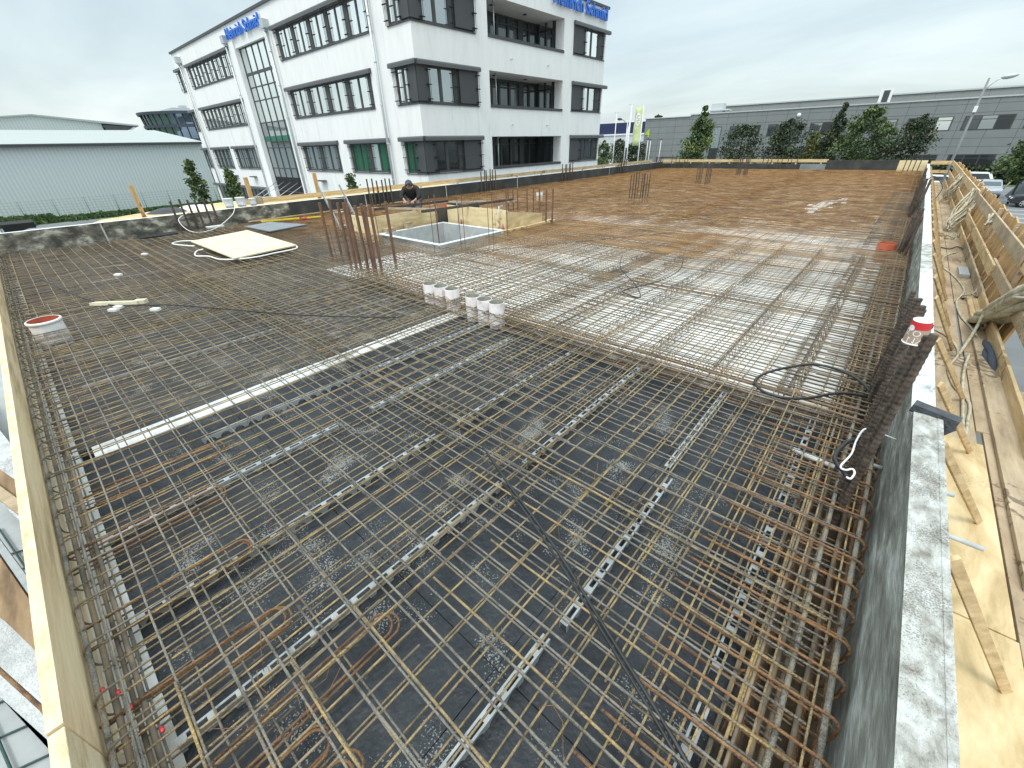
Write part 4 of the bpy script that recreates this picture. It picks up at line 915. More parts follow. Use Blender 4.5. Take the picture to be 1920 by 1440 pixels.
for yp in (5.1, 8.9, 13.0, 17.5, 22.5, 27.5, 33):
    MB().box(1.535 if yp > 8 else 1.50, 1.60 if yp > 8 else 1.57, yp, yp+.10, -1.0, .46).build('post', wood_tan, gd)
# nearer guard section, right edge of picture
gd2 = empty('safety_guard', 'timber guard boards and uprights beyond the hanging bundle at the right picture edge', 'guard rail')
for (a, b, w_, h_, m) in (((1.58, 5.1, -.1), (1.58, 7.9, -.1), .03, .2, wood_y), ((1.72, 3.2, -.05), (1.72, 5.2, -.05), .03, .16, wood_y), ((1.62, 5.0, -1.2), (1.75, 4.9, .1), .16, .05, wood_z), ((1.75, 4.1, -1.3), (2.05, 4.4, .2), .18, .05, wood_z),
                          ((1.9, 5.5, -1.3), (2.2, 6.1, .1), .18, .05, wood_z)):
    MB().beam(a, b, w_, h_, up=(0, 0, 1) if abs(b[2]-a[2]) < .5 else (1, 0, 0)).build('board', m, gd2)
lv = empty('lower_platform', 'lower scaffold platform with grey planks outside the guard at the right', 'platform')
for i in range(9):
    MB().box(1.66, 4.2, 2.6+i*.62, 2.6+i*.62+.26, -1.35, -1.31).build('plank', wood_old if i % 2 else wood_tan, lv)
for i in range(3): MB().box(1.7+i*1.0, 1.78+i*1.0, 2.4, 8.4, -1.45, -1.352).build('bearer', wood_y, lv)
MB().box(3.2, 4.4, 2.4, 8.4, -3.0, -2.95).build('pale_sheet', white_p, lv)
# hanging strap bundle
def bundle(top, bot, n, spread, r, label, m=tarp_m, bulge=.05, mid=None):
    o = MB(); random.seed(int(top[1]*100))
    for i in range(n):
        a = Vector(top)+Vector((J(spread), J(spread), J(spread*.6))); b = Vector(bot)+Vector((J(spread), J(spread), J(spread)))
        pts = []
        ph = random.uniform(0, 6)
        for k in range(9):
            t = k/8; p_ = a.lerp(b, t)+Vector((math.sin(ph+t*3)*bulge*t*(1-t)*3, math.cos(ph+t*2)*bulge*t*(1-t)*3, -.10*math.sin(t*math.pi)))
            pts.append(p_)
        rr = [r*(.55+.6*abs(math.sin(ph+k*.9)))*(.5 if k in (0, 8) else 1) for k in range(9)]
        o.tube(pts, rr, 7)
    ob = o.build('strap_bundle', m); tag(ob, label, 'strap bundle'); return ob
bundle((1.47, 7.1, .34), (1.42, 8.6, -.52), 28, .10, .048, 'thick bundle of dirty lifting straps hanging at the right picture edge', bulge=.16)
cable([(1.36, 6.9, .22), (1.33, 7.5, .05), (1.30, 7.9, -.2), (1.25, 7.6, -.45), (1.12, 6.9, -.53)], .016, tarp_m, 'rope', 'greyish rope hanging in front of the thick strap bundle', 'rope')
for i, (y, lab) in enumerate(((17.6, 'strap bundle tied to the middle of the guard rail, reaching down to the walkway'), (23.8, 'strap bundle tied to the far part of the guard rail'))):
    for q in range(1):
        bundle((1.44, y, .42), (1.24, y-.9+i*.9, ZW+.12), 14, .09, .023, lab, bulge=.2)
bundle((1.42, 12.6, .40), (1.42, 12.3, .28), 4, .04, .02, 'short knot of strap wrapped over the top guard board', bulge=.05)
for i, (x, y) in enumerate(((1.2, 15.4), (1.3, 9.6), (1.36, 8.1))):
    bundle((x, y, ZW+.08), (x+.15, y+.5, ZW+.05), 6, .06, .016, ('heap of pale rag halfway down the walkway', 'small rag by the toe board', 'white scrap of strap on the near walkway')[i], bulge=.12)
# far end frame of walkway
fe = empty('end_guard', 'timber end guard closing the walkway at the far end', 'guard rail')
for z0, z1 in ((.30, .47), (-.12, .03)): MB().box(.58, 1.42, 34.2, 34.24, z0, z1).build('board', wood_x, fe)
# rail along the far parapet
fr = empty('guard_rail', 'pale timber guard rail running behind the far parapet', 'guard rail')
MB().box(-14.9, -4.15, 34.5, 34.54, .37, .545).build('board', wood_x, fr)
for i in range(8): MB().box(-14+i*1.35, -13.92+i*1.35, 34.545, 34.60, -.4, .50).build('post', white_p, fr)
# rail behind the left parapet
lr = empty('guard_rail', 'pale timber guard rail running behind the left parapet toward the white office building', 'guard rail')
for y0, y1 in ((4.9, 10.6), (10.62, 17.0), (17.02, 24), (24.02, 34.4)): MB().box(-15.54, -15.5, y0, y1, .375, .525).build('board', wood_y, lr)
for y in (5.2, 7.4): MB().box(-15.60, -15.545, y, y+.12, -1, 1.13).build('post', wood_z, lr)
for i in range(12): MB().box(-15.6, -15.545, 9.8+i*2.1, 9.9+i*2.1, -1, .36).build('post', wood_z, lr)
g = MB(); g.box(-15.62, -15.55, 2.38, 2.47, .0, 1.12); tag(g.build('timber_post', wood_z), 'lone timber post standing behind the left end of the mottled parapet', 'post')
pf = empty('platform', 'yellow timber platform behind the left parapet', 'platform')
MB().prism([(-14.75, .9, .30), (-14.75, 14, .30), (-17.9, 14, .30), (-18.0, 5, .30), (-17.4, 3, .30), (-16.4, 1.6, .30)], (0, 0, -.04)).build('deck_board', ply_y, pf)
MB().prism([(-14.75, -.4, .26), (-14.75, .89, .26), (-16.2, 1.3, .26), (-16.6, .2, .26)], (0, 0, -.04)).build('grey_board', grey_ply, pf)
for x, y in ((-14.9, 1.2), (-17, 3.4), (-17.6, 12), (-14.9, 12)): MB().box(x, x+.1, y, y+.1, G, .255).build('post', wood_z, pf)
def sack(x, y, z, s_, lab):
    g = MB(); n = 10
    pr = [(.001, 0), (.85, .0), (.92, .3), (.98, .93), (1.04, .95), (1.04, 1), (.001, 1.02)]
    g.lathe([(a*s_*.5, b*s_*.95) for a, b in pr], (x, y, z), 16); o = g.build('bucket', M('white_sack', [(.60, .66, .70), (.80, .82, .82)], 12, rough=.8)); tag(o, lab, 'bucket')
sack(-14.8, 4.35, .41, .26, 'left of three white buckets on the left parapet'); sack(-14.8, 4.68, .41, .26, 'middle of three white buckets on the left parapet'); sack(-14.8, 5.0, .41, .20, 'right and lowest of three white buckets on the left parapet')
g = MB(); g.box(-15.0, -14.8, 5.05, 5.3, .42, .62); tag(g.build('timber_block', wood_old, bevel=.01), 'brown timber block beside the white buckets', 'timber block')
g = MB(); g.lathe([(.001, .12), (.2, .11), (.4, .06), (.55, 0)], (-16.6, 3.2, .30), 14); tag(g.build('tarpaulin', rubber), 'black tarpaulin heap on the yellow platform', 'tarpaulin')
g = MB(); g.lathe([(.001, .12), (.3, .1), (.55, 0)], (-16.7, 3.9, .30), 12); tag(g.build('tarpaulin', white_pl), 'white foil heap beside the black tarpaulin', 'foil')
bx = empty('container', 'black tub beyond the far left corner', 'tub'); MB().box(-17.9, -17.0, -.25, .35, -.1, .36).build('body', black_m, bx); MB().box(-17.9, -17.0, -.9, -.3, -.1, .34).build('pale_box', white_p, bx)

# ---------------------------------------------------------------- white office building
D = -21.67; YC = 17.25; XL = -60.75; YR = 36.55; ZT = 10.62
wb = empty('office_building', 'white rendered four storey office building with anthracite windows and blue letters', 'building')
class Frame:
    def __init__(s, o, u, n): s.o = Vector(o); s.u = Vector(u); s.n = Vector(n)
    def p(s, a, z, d=0): return s.o+s.u*a+s.n*d+Vector((0, 0, z))
FL = Frame((0, YC, 0), (1, 0, 0), (0, -1, 0))      # a = world x
FR = Frame((D, 0, 0), (0, 1, 0), (1, 0, 0))        # a = world y
def wall_holes(fr, a0, a1, z0, z1, holes, depth, flip):
    A = sorted(set([a0, a1]+[h[0] for h in holes]+[h[1] for h in holes])); Z = sorted(set([z0, z1]+[h[2] for h in holes]+[h[3] for h in holes]))
    g = MB()
    for i in range(len(A)-1):
        for j in range(len(Z)-1):
            ca, cz = (A[i]+A[i+1])/2, (Z[j]+Z[j+1])/2
            if any(h[0] < ca < h[1] and h[2] < cz < h[3] for h in holes): continue
            g.quad(fr.p(A[i], Z[j]), fr.p(A[i+1], Z[j]), fr.p(A[i+1], Z[j+1]), fr.p(A[i], Z[j+1]))
    for h in holes:
        d = -(h[4] if len(h) > 4 else depth); a, b, c, e_ = h[:4]
        g.quad(fr.p(a, c), fr.p(b, c), fr.p(b, c, d), fr.p(a, c, d)); g.quad(fr.p(a, e_), fr.p(b, e_), fr.p(b, e_, d), fr.p(a, e_, d))
        if a > a0+.01: g.quad(fr.p(a, c), fr.p(a, e_), fr.p(a, e_, d), fr.p(a, c, d))
        if b < a1-.01: g.quad(fr.p(b, c), fr.p(b, e_), fr.p(b, e_, d), fr.p(b, c, d))
    return g
def obox(g, fr, a0, a1, z0, z1, d0, d1, mi=0):
    v = [fr.p(a, z, d) for z in (z0, z1) for (a, d) in ((a0, d0), (a1, d0), (a1, d1), (a0, d1))]
    return g.add(v, [(0, 3, 2, 1), (4, 5, 6, 7), (0, 1, 5, 4), (1, 2, 6, 5), (2, 3, 7, 6), (3, 0, 4, 7)], mi)
LV = [.42, 3.92, 7.42]      # sill levels; openings are 1.72 high
def shutter_box(fr, a0, a1, zt, par, miter=0):
    g = MB(); pr = []
    for k in range(6):
        t = math.pi/2*k/5; pr.append((.12+.10*math.cos(t) if k else .22, zt-.10+.10*math.sin(t)))
    prof = [(-.02, zt-.24), (.22, zt-.24), (.22, zt-.10)]+pr[1:]+[(-.02, zt)]
    n = len(prof); vs = [fr.p(a0, z, d) for d, z in prof]+[fr.p(a1+(d if miter else 0), z, d) for d, z in prof]
    g.add(vs, [tuple(range(n)), tuple(range(n, 2*n))]+[(i, (i+1) % n, n+(i+1) % n, n+i) for i in range(n)])
    g.build('shutter_box', anth_l, par)
def window(fr, a0, a1, z0, z1, layout, gm, box=None, name='window', guides=(), miter=0, depth=.10, gms=None):
    """layout: list of (kind, width fraction); kinds P pane, M mullion, C column, X panel"""
    g = MB(); d = -depth
    obox(g, fr, a0+.003, a1-.003, z0+.003, z0+.12, d-.05, d+.02); obox(g, fr, a0+.003, a1-.003, z1-.10, z1-.003, d-.05, d+.02)
    tot = sum(w for _, w in layout); a = a0; panes = []; pan = []
    for k, w in layout:
        b = a+(a1-a0)*w/tot
        if k in 'MC': obox(g, fr, a+.003, b-.003, z0+.12, z1-.10, d-.045, d+(.025 if k == 'C' else .015))
        elif k == 'P':
            obox(g, fr, a, a+.035, z0+.12, z1-.10, d-.04, d+.008); obox(g, fr, b-.035, b, z0+.12, z1-.10, d-.04, d+.008); panes.append((a+.035, b-.035))
        elif k == 'X': pan.append((a, b))
        a = b
    w_ = g.build(name, anth, wb)
    for i, (p0, p1) in enumerate(panes):
        m_ = gms[i % len(gms)] if gms else gm
        q = MB(); t = J(.0015); q.quad(fr.p(p0, z0+.12, d-.02), fr.p(p1, z0+.12, d-.02+t), fr.p(p1, z1-.10, d-.02+J(.002)), fr.p(p0, z1-.10, d-.02)); q.build('pane', m_, w_)
    for (p0, p1) in pan:
        q = MB(); obox(q, fr, p0+.01, p1-.01, z0+.10, z1-.02, d-.03, .04); q.build('shutter_panel', panel_d, w_)
    q = MB(); obox(q, fr, a0-.03, a1+(.0 if miter else .03), z0-.045, z0-.003, -.08, .06); q.build('sill', anth, w_)
    if box: shutter_box(fr, a0-box[0], a1+box[1], z1+.22, w_, miter)
    if guides:
        for gx in guides:
            q = MB(); q.tube([fr.p(gx-.055, z0-.02, .13), fr.p(gx-.055, z1, .15)], .012, 5); q.tube([fr.p(gx+.055, z0-.02, .13), fr.p(gx+.055, z1, .15)], .012, 5)
            for zz in (z0+.2, (z0+z1)/2, z1-.2): obox(q, fr, gx-.16, gx+.16, zz-.018, zz+.018, .05, .15)
            q.build('shutter_guide', black_m, w_)
    return w_
unit = lambda n: [('C', .30)]+[('P', .85), ('M', .10), ('P', .85), ('C', .42)]*n
HOLES_L = []; HOLES_R = []
def rowL(a0, a1, zs, n, gm, box, gms=None, h=1.72, guides=True):
    for z in zs:
        HOLES_L.append((a0, a1, z, z+h)); L = unit(n); tot = sum(w for _, w in L); gx = []; a = a0
        for k, w in L:
            b = a+(a1-a0)*w/tot
            if k == 'C': gx.append((a+b)/2)
            a = b
        window(FL, a0, a1, z, z+h, L, gm, box, guides=gx if guides else (), gms=gms)
rowL(-36.8, -25.1, [LV[2]], 5, g_mir, (.35, .3)); rowL(-36.8, -25.95, [LV[1]], 4, g_mir, (.35, .15))
rowL(-36.85, -31.35, [LV[0]], 2, g_mid, (.35, .15))
rowL(-29.9, -25.15, [LV[0]], 2, g_green, (.25, .1), gms=[g_green, g_green, g_mir, g_green])
rowL(-57.2, -45.85, LV[1:], 5, g_mir, (.3, .15))
rowL(-57.7, -52.85, [LV[0]], 2, g_mid, (.3, .1)); rowL(-51.5, -45.85, [LV[0]], 2, g_mid, (.3, .1))
rowL(XL, -59.1, LV, 1, g_mir, (.45, .1))
rowL(-60.2, -46.0, [-3.4], 6, g_dim, (.9, .2), h=2.05, guides=False)
rowL(-36.6, -25.0, [-3.0], 5, g_dim, None, guides=False)
# corner windows, left part and right part
for k, z in enumerate(LV):
    gm = (g_green, g_mir, g_mir)[k]
    HOLES_L.append((-23.6, D, z, z+1.72)); window(FL, -23.6, D-.004, z, z+1.72, [('C', .12), ('P', .48), ('M', .08), ('P', .42), ('C', .06), ('X', .84)], gm, (.28, .0), guides=(-23.55, -22.45), miter=1)
    gm = (g_dark, g_mid, g_mid)[k]
    HOLES_R.append((YC, 21.85, z, z+1.72)); window(FR, YC+.004, 21.85, z, z+1.72, [('X', .82), ('P', .80), ('M', .16), ('P', .88), ('C', .40), ('X', 1.5)], gm, (-.0, .15), guides=(18.0, 20.1, 21.8), miter=0)
    gm = (g_dim, g_mir, g_mir)[k]
    HOLES_R.append((32.0, YR-.12, z+.05, z+1.72)); window(FR, 32.0, YR-.12, z+.05, z+1.72, [('X', 1.55), ('P', .88), ('M', .14), ('P', .88), ('C', .9)], gm, (.03, .55), guides=(33.5, 35.9))
# loggias
for k, z in enumerate(LV):
    HOLES_R.append((22.93, 30.82, z-.03, z+1.88, .75))
HOLES_L.append((-44.25, -38.3, G, 9.02, .35))
g = wall_holes(FL, XL, D, G, ZT, HOLES_L, .16, False); g.build('facade_left', render_w, wb)
g = wall_holes(FR, YC, YR, G, ZT, HOLES_R, .16, True); g.build('facade_right', render_w, wb)
g = MB(); g.quad((XL, YC, G), (XL, YR, G), (XL, YR, ZT), (XL, YC, ZT)); g.quad((XL, YR, G), (D, YR, G), (D, YR, ZT), (XL, YR, ZT)); g.quad((XL, YC, ZT), (D, YC, ZT), (D, YR, ZT), (XL, YR, ZT))
g.build('rear_walls', render_w, wb)
g = MB()
obox(g, FL, XL-.12, D+.12, ZT-.02, ZT+.13, -.3, .12); obox(g, FR, YC+.004, YR+.12, ZT-.021, ZT+.129, -.3, .121)
g.build('roof_coping', anth, wb)
# behind the corner openings and other holes: dark core so that nothing shows through
g = MB(); g.box(XL+.2, D-.24, YC+.24, YR-.2, G+.1, -.2); g.box(XL+.2, D-2.42, YC+.42, YR-.2, -.18, ZT-.2); g.build('core', black_m, wb)
for k, z in enumerate(LV):
    zf = z-.03; zt = z+1.88
    lg = MB(); lg.box(D-.75, D-.748, 22.93, 22.935, zf, zt)
    # side walls, ceiling, floor of the recess
    r_ = MB(); r_.quad((D-.75, 22.93, zf), (D-2.4, 22.93, zf), (D-2.4, 22.93, zt+.2), (D-.75, 22.93, zt+.2)); r_.build('recess_side', anth, wb)
    r_ = MB(); r_.quad((D-.75, 22.93, zt), (D-.75, 30.82, zt), (D-2.4, 30.82, zt), (D-2.4, 22.93, zt)); r_.build('recess_ceiling', render_w, wb)
    r_ = MB(); r_.quad((D-.75, 22.93, zf), (D-.75, 30.82, zf), (D-2.4, 30.82, zf), (D-2.4, 22.93, zf)); r_.build('recess_floor', anth, wb)
    w_ = MB()   # rear glazing frame
    A = [22.95+i*1.125 for i in range(8)]
    for i, a in enumerate(A):
        w_.box(D-2.40, D-2.30, a-.10 if i else a, min(a+(.45 if i in (2, 5) else .10), 30.8), zf, zt-.002)
    w_.box(D-2.39, D-2.31, 22.94, 30.8, zt-.5, zt-.40); w_.box(D-2.39, D-2.31, 22.94, 30.8, zt-.12, zt-.003)
    fo = w_.build('loggia_glazing', anth, wb)
    q = MB(); q.quad((D-2.385, 22.94, zf), (D-2.385, 30.8, zf), (D-2.385, 30.8, zt-.01), (D-2.385, 22.94, zt-.01)); q.build('pane', g_dim if k else g_dark, fo)
    w_ = MB()   # side glazing on the right
    for xx in (D-2.3, D-1.65, D-.95): w_.box(xx, xx+.14, 30.70, 30.80, zf, zt-.003)
    w_.box(D-2.3, D-.81, 30.705, 30.795, zt-.5, zt-.40)
    fo = w_.build('side_glazing', anth, wb); q = MB(); q.quad((D-2.3, 30.76, zf), (D-.81, 30.76, zf), (D-.81, 30.76, zt-.01), (D-2.3, 30.76, zt-.01)); q.build('pane', g_mir if k else g_dim, fo)
    q = MB(); q.box(D-.30, D+.05, 22.931, 30.819, z-.029, z+.13); q.build('balcony_coping', anth, wb)
    q = MB(); q.tube([(D-.6, 24.15, z), (D-.6, 24.15, zt)], .045, 8); q.build('drain_pipe', galv, wb)
    q = MB()
    for yy in (24.7, 27.9): q.lathe([(.001, -.04), (.14, -.04), (.14, 0), (.001, 0)], (D-1.2, yy, zt-.002), 10)
    q.build('ceiling_light', anth, wb)
for zz in (6.52, 2.98):
    for yy in (24.97, 28.9): MB().tube([(D, yy, zz), (D+.16, yy, zz-.01)], .035, 8).build('drip_spout', galv, wb)
# stair glazing strip
g = MB(); fr = FL; ga0, ga1 = -44.25, -38.3; cw = (ga1-ga0)/5; zb = [G, -3.2, -1.35, .5, 2.08, 3.95, 5.5, 6.42, 7.36, 9.0]
for i in range(6): obox(g, fr, ga0+cw*i-(.03 if 0 < i else 0), ga0+cw*i+(.03 if i < 5 else 0), G, 9.0, -.33, -.24)
for i, z in enumerate(zb): obox(g, fr, ga0, ga1, z-.035, z+.035 if z < 9 else z+.01, -.329, -.235)
obox(g, fr, ga0, ga1, 7.22, 7.40, -.329, -.236)
fo = g.build('stair_glazing', anth, wb)
for i in range(5):
    for j in range(len(zb)-1):
        zz0, zz1 = zb[j], zb[j+1]
        q = MB(); q.quad(fr.p(ga0+cw*i+.03, zz0+.03, -.29+J(.002)), fr.p(ga0+cw*(i+1)-.03, zz0+.03, -.29+J(.002)), fr.p(ga0+cw*(i+1)-.03, zz1-.03, -.29+J(.003)), fr.p(ga0+cw*i+.03, zz1-.03, -.29+J(.003)))
        q.build('pane', g_mir if zz0 > 3.8 else (g_green if (j == 4 and 0) else g_mid), fo)
q = MB(); obox(q, fr, ga0+.03, ga1-.03, 2.55, 2.95, -.286, -.28); q.build('green_band', flat('green_band', (.01, .12, .07), .3), fo)
# pilasters, downpipes
for a0, a1 in ((-45.35, -44.255), (-38.295, -37.35)): obox(MB(), FL, a0, a1, G, 9.5, 0.002, .12).build('pilaster', render_w, wb)
for a, zt in ((-45.45, 9.45), (-37.62, 9.3), (-58.5, 9.6), (-24.9, ZT)):
    g = MB(); g.tube([FL.p(a, G, .24), FL.p(a, zt, .24)], .075, 10)
    for zz in (0, 2, 4, 6, 8): g.tube([FL.p(a, zz, .24), FL.p(a, zz+.06, .24)], .09, 10)
    o = g.build('downpipe', galv, wb)
    if a > -60 and a != -24.9: obox(MB(), FL, a-.28, a+.28, zt, zt+.5, .0, .42).build('rain_hopper', galv, o); obox(MB(), FL, a-.12, a+.12, zt-.15, zt, .05, .35).build('hopper_neck', galv, o)
# entrance canopy
g = MB(); obox(g, FL, -45.9, -37.2, -1.95, -1.88, .1, 2.6); obox(g, FL, -45.9, -37.2, -1.99, -1.83, 2.56, 2.66)
cn = g.build('canopy', galv, wb)
for i in range(5): MB().tube([FL.p(-44+i*1.4, -.6, -.2), FL.p(-44+i*1.4, -1.85, 2.4)], .025, 6).build('canopy_rod', galv, cn)
for a in (-53.6, -48.7, -35.0): obox(MB(), FL, a, a+.9, -.30, -.22, .02, .4).build('wall_lamp', anth, wb)
blue = flat('blue_letters', (.025, .16, .62), .45)
def sign(fr, ctr, z, width, ulen_sign, name):
    me = text_mesh('Heinrich Schmid', 1.0, .05, .012)
    xs = [v.co.x for v in me.vertices]; w0 = max(xs)-min(xs); ysz = [v.co.y for v in me.vertices]; h0 = max(ysz)-min(ysz)
    mid = (max(xs)+min(xs))/2; s_ = width/w0; g = MB()
    vs = [fr.p(ctr+(v.co.x-mid)*s_*ulen_sign, z+v.co.y*s_*1.0, .17+v.co.z) for v in me.vertices]
    g.add(vs, [tuple(p_.vertices) for p_ in me.polygons]); g.build(name, blue, wb)
    vs = [fr.p(ctr+(v.co.x-mid)*s_*ulen_sign, z+v.co.y*s_*1.0, .06+v.co.z*.3) for v in me.vertices]
    g = MB(); g.add(vs, [tuple(p_.vertices) for p_ in me.polygons]); g.build('letter_back', white_p, wb)
sign(FL, -41.7, 9.62, 6.5, 1, 'facade_letters'); sign(FR, 32.75, 9.88, 7.0, 1, 'facade_letters')

# ---------------------------------------------------------------- pale warehouse on the left
wh_ = empty('warehouse', 'pale blue grey corrugated warehouse behind the wire fence', 'building')
g = MB(); g.box(-110, -71.2, -90, 20.1, G, 3.05); g.build('wall', ware_wall, wh_)
g = MB(); g.prism([(-70.9, -90, 3.15), (-92, -90, 5.15), (-110, -90, 3.1), (-70.9, -90, 3.05)], (0, 110.3, 0)); g.build('roof', ware_roof, wh_)
g = MB(); g.box(-71.15, -70.7, -90, 20.4, 2.86, 3.10); g.build('gutter', anth, wh_)
uh = empty('warehouse_hall', 'taller gabled hall rising behind the pale warehouse roof', 'building')
g = MB(); g.prism([(-95, -20, G), (-95, 14.6, G), (-95, 14.6, 6.1), (-95, 7.5, 6.95), (-95, -20, 4.4)], (-30, 0, 0)); g.build('gable_wall', ware_gable, uh)
g = MB(); g.prism([(-94.6, 19.0, 5.75), (-94.6, 19.0, 5.95), (-94.6, 7.5, 7.12), (-94.6, -20, 4.5), (-94.6, -20, 4.4), (-94.6, 7.5, 6.96), (-94.6, 14.6, 6.12)], (-31, 0, 0)); g.build('roof_edge', ware_roof, uh)
g = MB(); g.prism([(-94.7, 14.65, 5.95), (-94.7, 18.9, 5.72), (-94.7, 17.6, 5.3), (-94.7, 15.0, 4.6)], (-30, 0, 0)); g.build('soffit', anth, uh)
g = MB(); g.beam((-94, 15.4, 4.0), (-94, 18.3, 5.6), .18, .18); g.build('bracket', galv, uh)
g = MB(); g.box(-97, -96.9, -30, 15.5, 4.3, 4.55); g.build('flashing', anth, uh)
# wire fence
fn = empty('wire_fence', 'thin wire mesh fence with steel posts before the pale warehouse', 'fence')
wire = flat('fence_wire', (.16, .20, .20), .5, .3)
for i in range(16):
    y = -14+i*2.5; MB().tube([(-66.7, y, G), (-66.7, y, -1.88)], .035, 6).build('post', wire, fn)
g = MB()
for i in range(8): g.tube([(-66.7, -14, G+.2+i*.26), (-66.7, 23.5, G+.2+i*.26)], .008, 4)
for i in range(94): g.tube([(-66.7, -14+i*.4, G+.1), (-66.7, -14+i*.4, -1.95)], .006, 4)
g.build('wire', wire, fn)
# round glass office far behind
rd = empty('round_building', 'far dark blue glass office building with curved front and roof plant', 'building')
cx, cy = -143.8, 42.6
g = MB(); g.lathe([(11.6, G), (11.6, 3.5), (12.1, 7.6), (12.4, 10.0)], (cx, cy, 0), 56, smooth=False); g.build('glass_front', g_blue, rd)
g = MB()
for z, r_ in ((10.0, 13.0), (7.35, 12.5), (4.4, 12.1), (1.2, 11.9)): g.lathe([(r_-.8, z), (r_, z), (r_+.1, z+.55), (r_-.8, z+.6), (.1, z+.6)], (cx, cy, 0), 56, smooth=False)
g.build('floor_band', flat('dark_blue_band', (.05, .06, .09), .5), rd)
g = MB()
for i in range(44):
    t = 2*math.pi*i/44; g.tube([(cx+11.7*math.cos(t), cy+11.7*math.sin(t), 3.5), (cx+12.2*math.cos(t), cy+12.2*math.sin(t), 7.6), (cx+12.5*math.cos(t), cy+12.5*math.sin(t), 10)], .12, 4)
g.build('mullion', anth, rd)
g = MB(); g.box(cx-5, cx+5, cy-7, cy+2, 10.6, 11.5); g.box(cx-1, cx+1, cy-4, cy-2.6, 11.5, 12.3); g.box(cx-6.5, cx+6.5, cy-8, cy+6, 10.6, 10.9); g.build('roof_plant', galv, rd)
g = MB(); g.lathe([(.1, 5.3), (5, 4.9), (9, 3.6), (10, 2.5)], (-125, 27, 0), 24); tag(g.build('dome_roof', pale_wall), 'low pale domed roof just left of the round glass building', 'building')

# ---------------------------------------------------------------- grey industrial building, rotated 4 degrees
gb = empty('industrial_building', 'long grey panel clad industrial building with ribbon windows at the far right', 'building', loc=(-89*math.sin(R(4)), 89*math.cos(R(4)), 0), rz=R(4))
def gbox(x0, x1, y0, y1, z0, z1, m, nm, par=None): return MB().box(x0, x1, y0, y1, z0, z1).build(nm, m, par or gb)
gbox(-26.9, 60, 0, 60, G, 5.55, clad, 'wall'); gbox(-35.2, -26.905, .05, 58, G, 5.32, clad, 'wall')
gbox(-26.95, 60, -.12, .3, 5.55, 5.72, galv, 'coping'); gbox(-35.3, -26.96, -.1, .3, 5.33, 5.46, galv, 'coping')
gbox(-27.2, 60, 16, 50, 5.5, 7.35, clad_up, 'upper_wall'); gbox(-27.35, 60, 15.8, 16.2, 7.352, 7.55, galv, 'upper_coping')
for i in range(9):
    a1 = -20.0+i*5.85
    if i < 1: pass
    for z0, z1 in ((1.98, 3.62), (-2.45, -.88)):
        if z0 < 0 and i in (0, 1): continue
        fo = gbox(a1, a1+4.75, -.04, .02, z0, z1, anth, 'window')
        for k in range(3):
            c0 = a1+.1+k*1.53
            for (zz0, zz1) in ((z0+.08, z1-.5), (z1-.42, z1-.08)):
                MB().box(c0+.05, c0+1.45, -.052, -.046, zz0, zz1).build('pane', (g_dim, g_mid, g_dark, g_dim, g_mir)[(i*3+k) % 5] if z0 > 0 else g_dark, fo)
fo = gbox(-22.8, -21.3, -.04, .02, -3.9, 3.62, anth, 'window'); MB().box(-22.7, -21.4, -.052, -.046, .4, 3.5).build('pane', g_mid, fo); MB().box(-22.7, -21.4, -.052, -.046, -3.8, .3).build('pane', g_dark, fo)
g = MB(); g.box(-.9, .6, 6.0, 7.2, 5.72, 7.7); o = g.build('roof_unit', white_p, gb); MB().box(-.5, .25, 5.93, 5.99, 6.0, 7.5).build('grille', anth, o)
g = MB(); g.box(-24.5, -22.5, 3, 5, 5.6, 7.2); g.box(-24.9, -21.5, 2.8, 5.2, 6.1, 6.3); g.build('roof_unit', pale_wall, gb)
gbox(-32.2, -28.2, -.04, .02, G, -.95, anth, 'door_frame'); gbox(-31.9, -28.5, -.055, -.045, G+.1, -1.2, clad_up, 'gate_panel')
me = text_mesh('4', 1.9, .02, .012); g = MB(); g.add([(-34.5+v.co.x, -.03-v.co.z, 2.4+v.co.y) for v in me.vertices], [tuple(p_.vertices) for p_ in me.polygons]); g.build('number', flat('lime', (.42, .62, .04), .5), gb)
g = MB(); g.lathe([(.001, .1), (.3, .08), (.3, 0), (.001, 0)], (-10.2, -.1, 4.7), 12, axis=(0, -1, 0)); g.build('wall_light', white_p, gb)
# navy hall in the gap
nh = empty('blue_hall', 'navy blue and pale hall far behind the flag poles', 'building', loc=(0, 0, 0))
g = MB(); g.box(-100, -62, 150, 190, 3.8, 7.35); g.build('upper_cladding', navy, nh); g = MB(); g.box(-100, -62, 149.9, 190.1, G, 3.78); g.build('lower_wall', pale_wall, nh); g = MB(); g.box(-100, -62, 149.6, 150, 3.7, 4.1); g.build('ledge', white_p, nh)

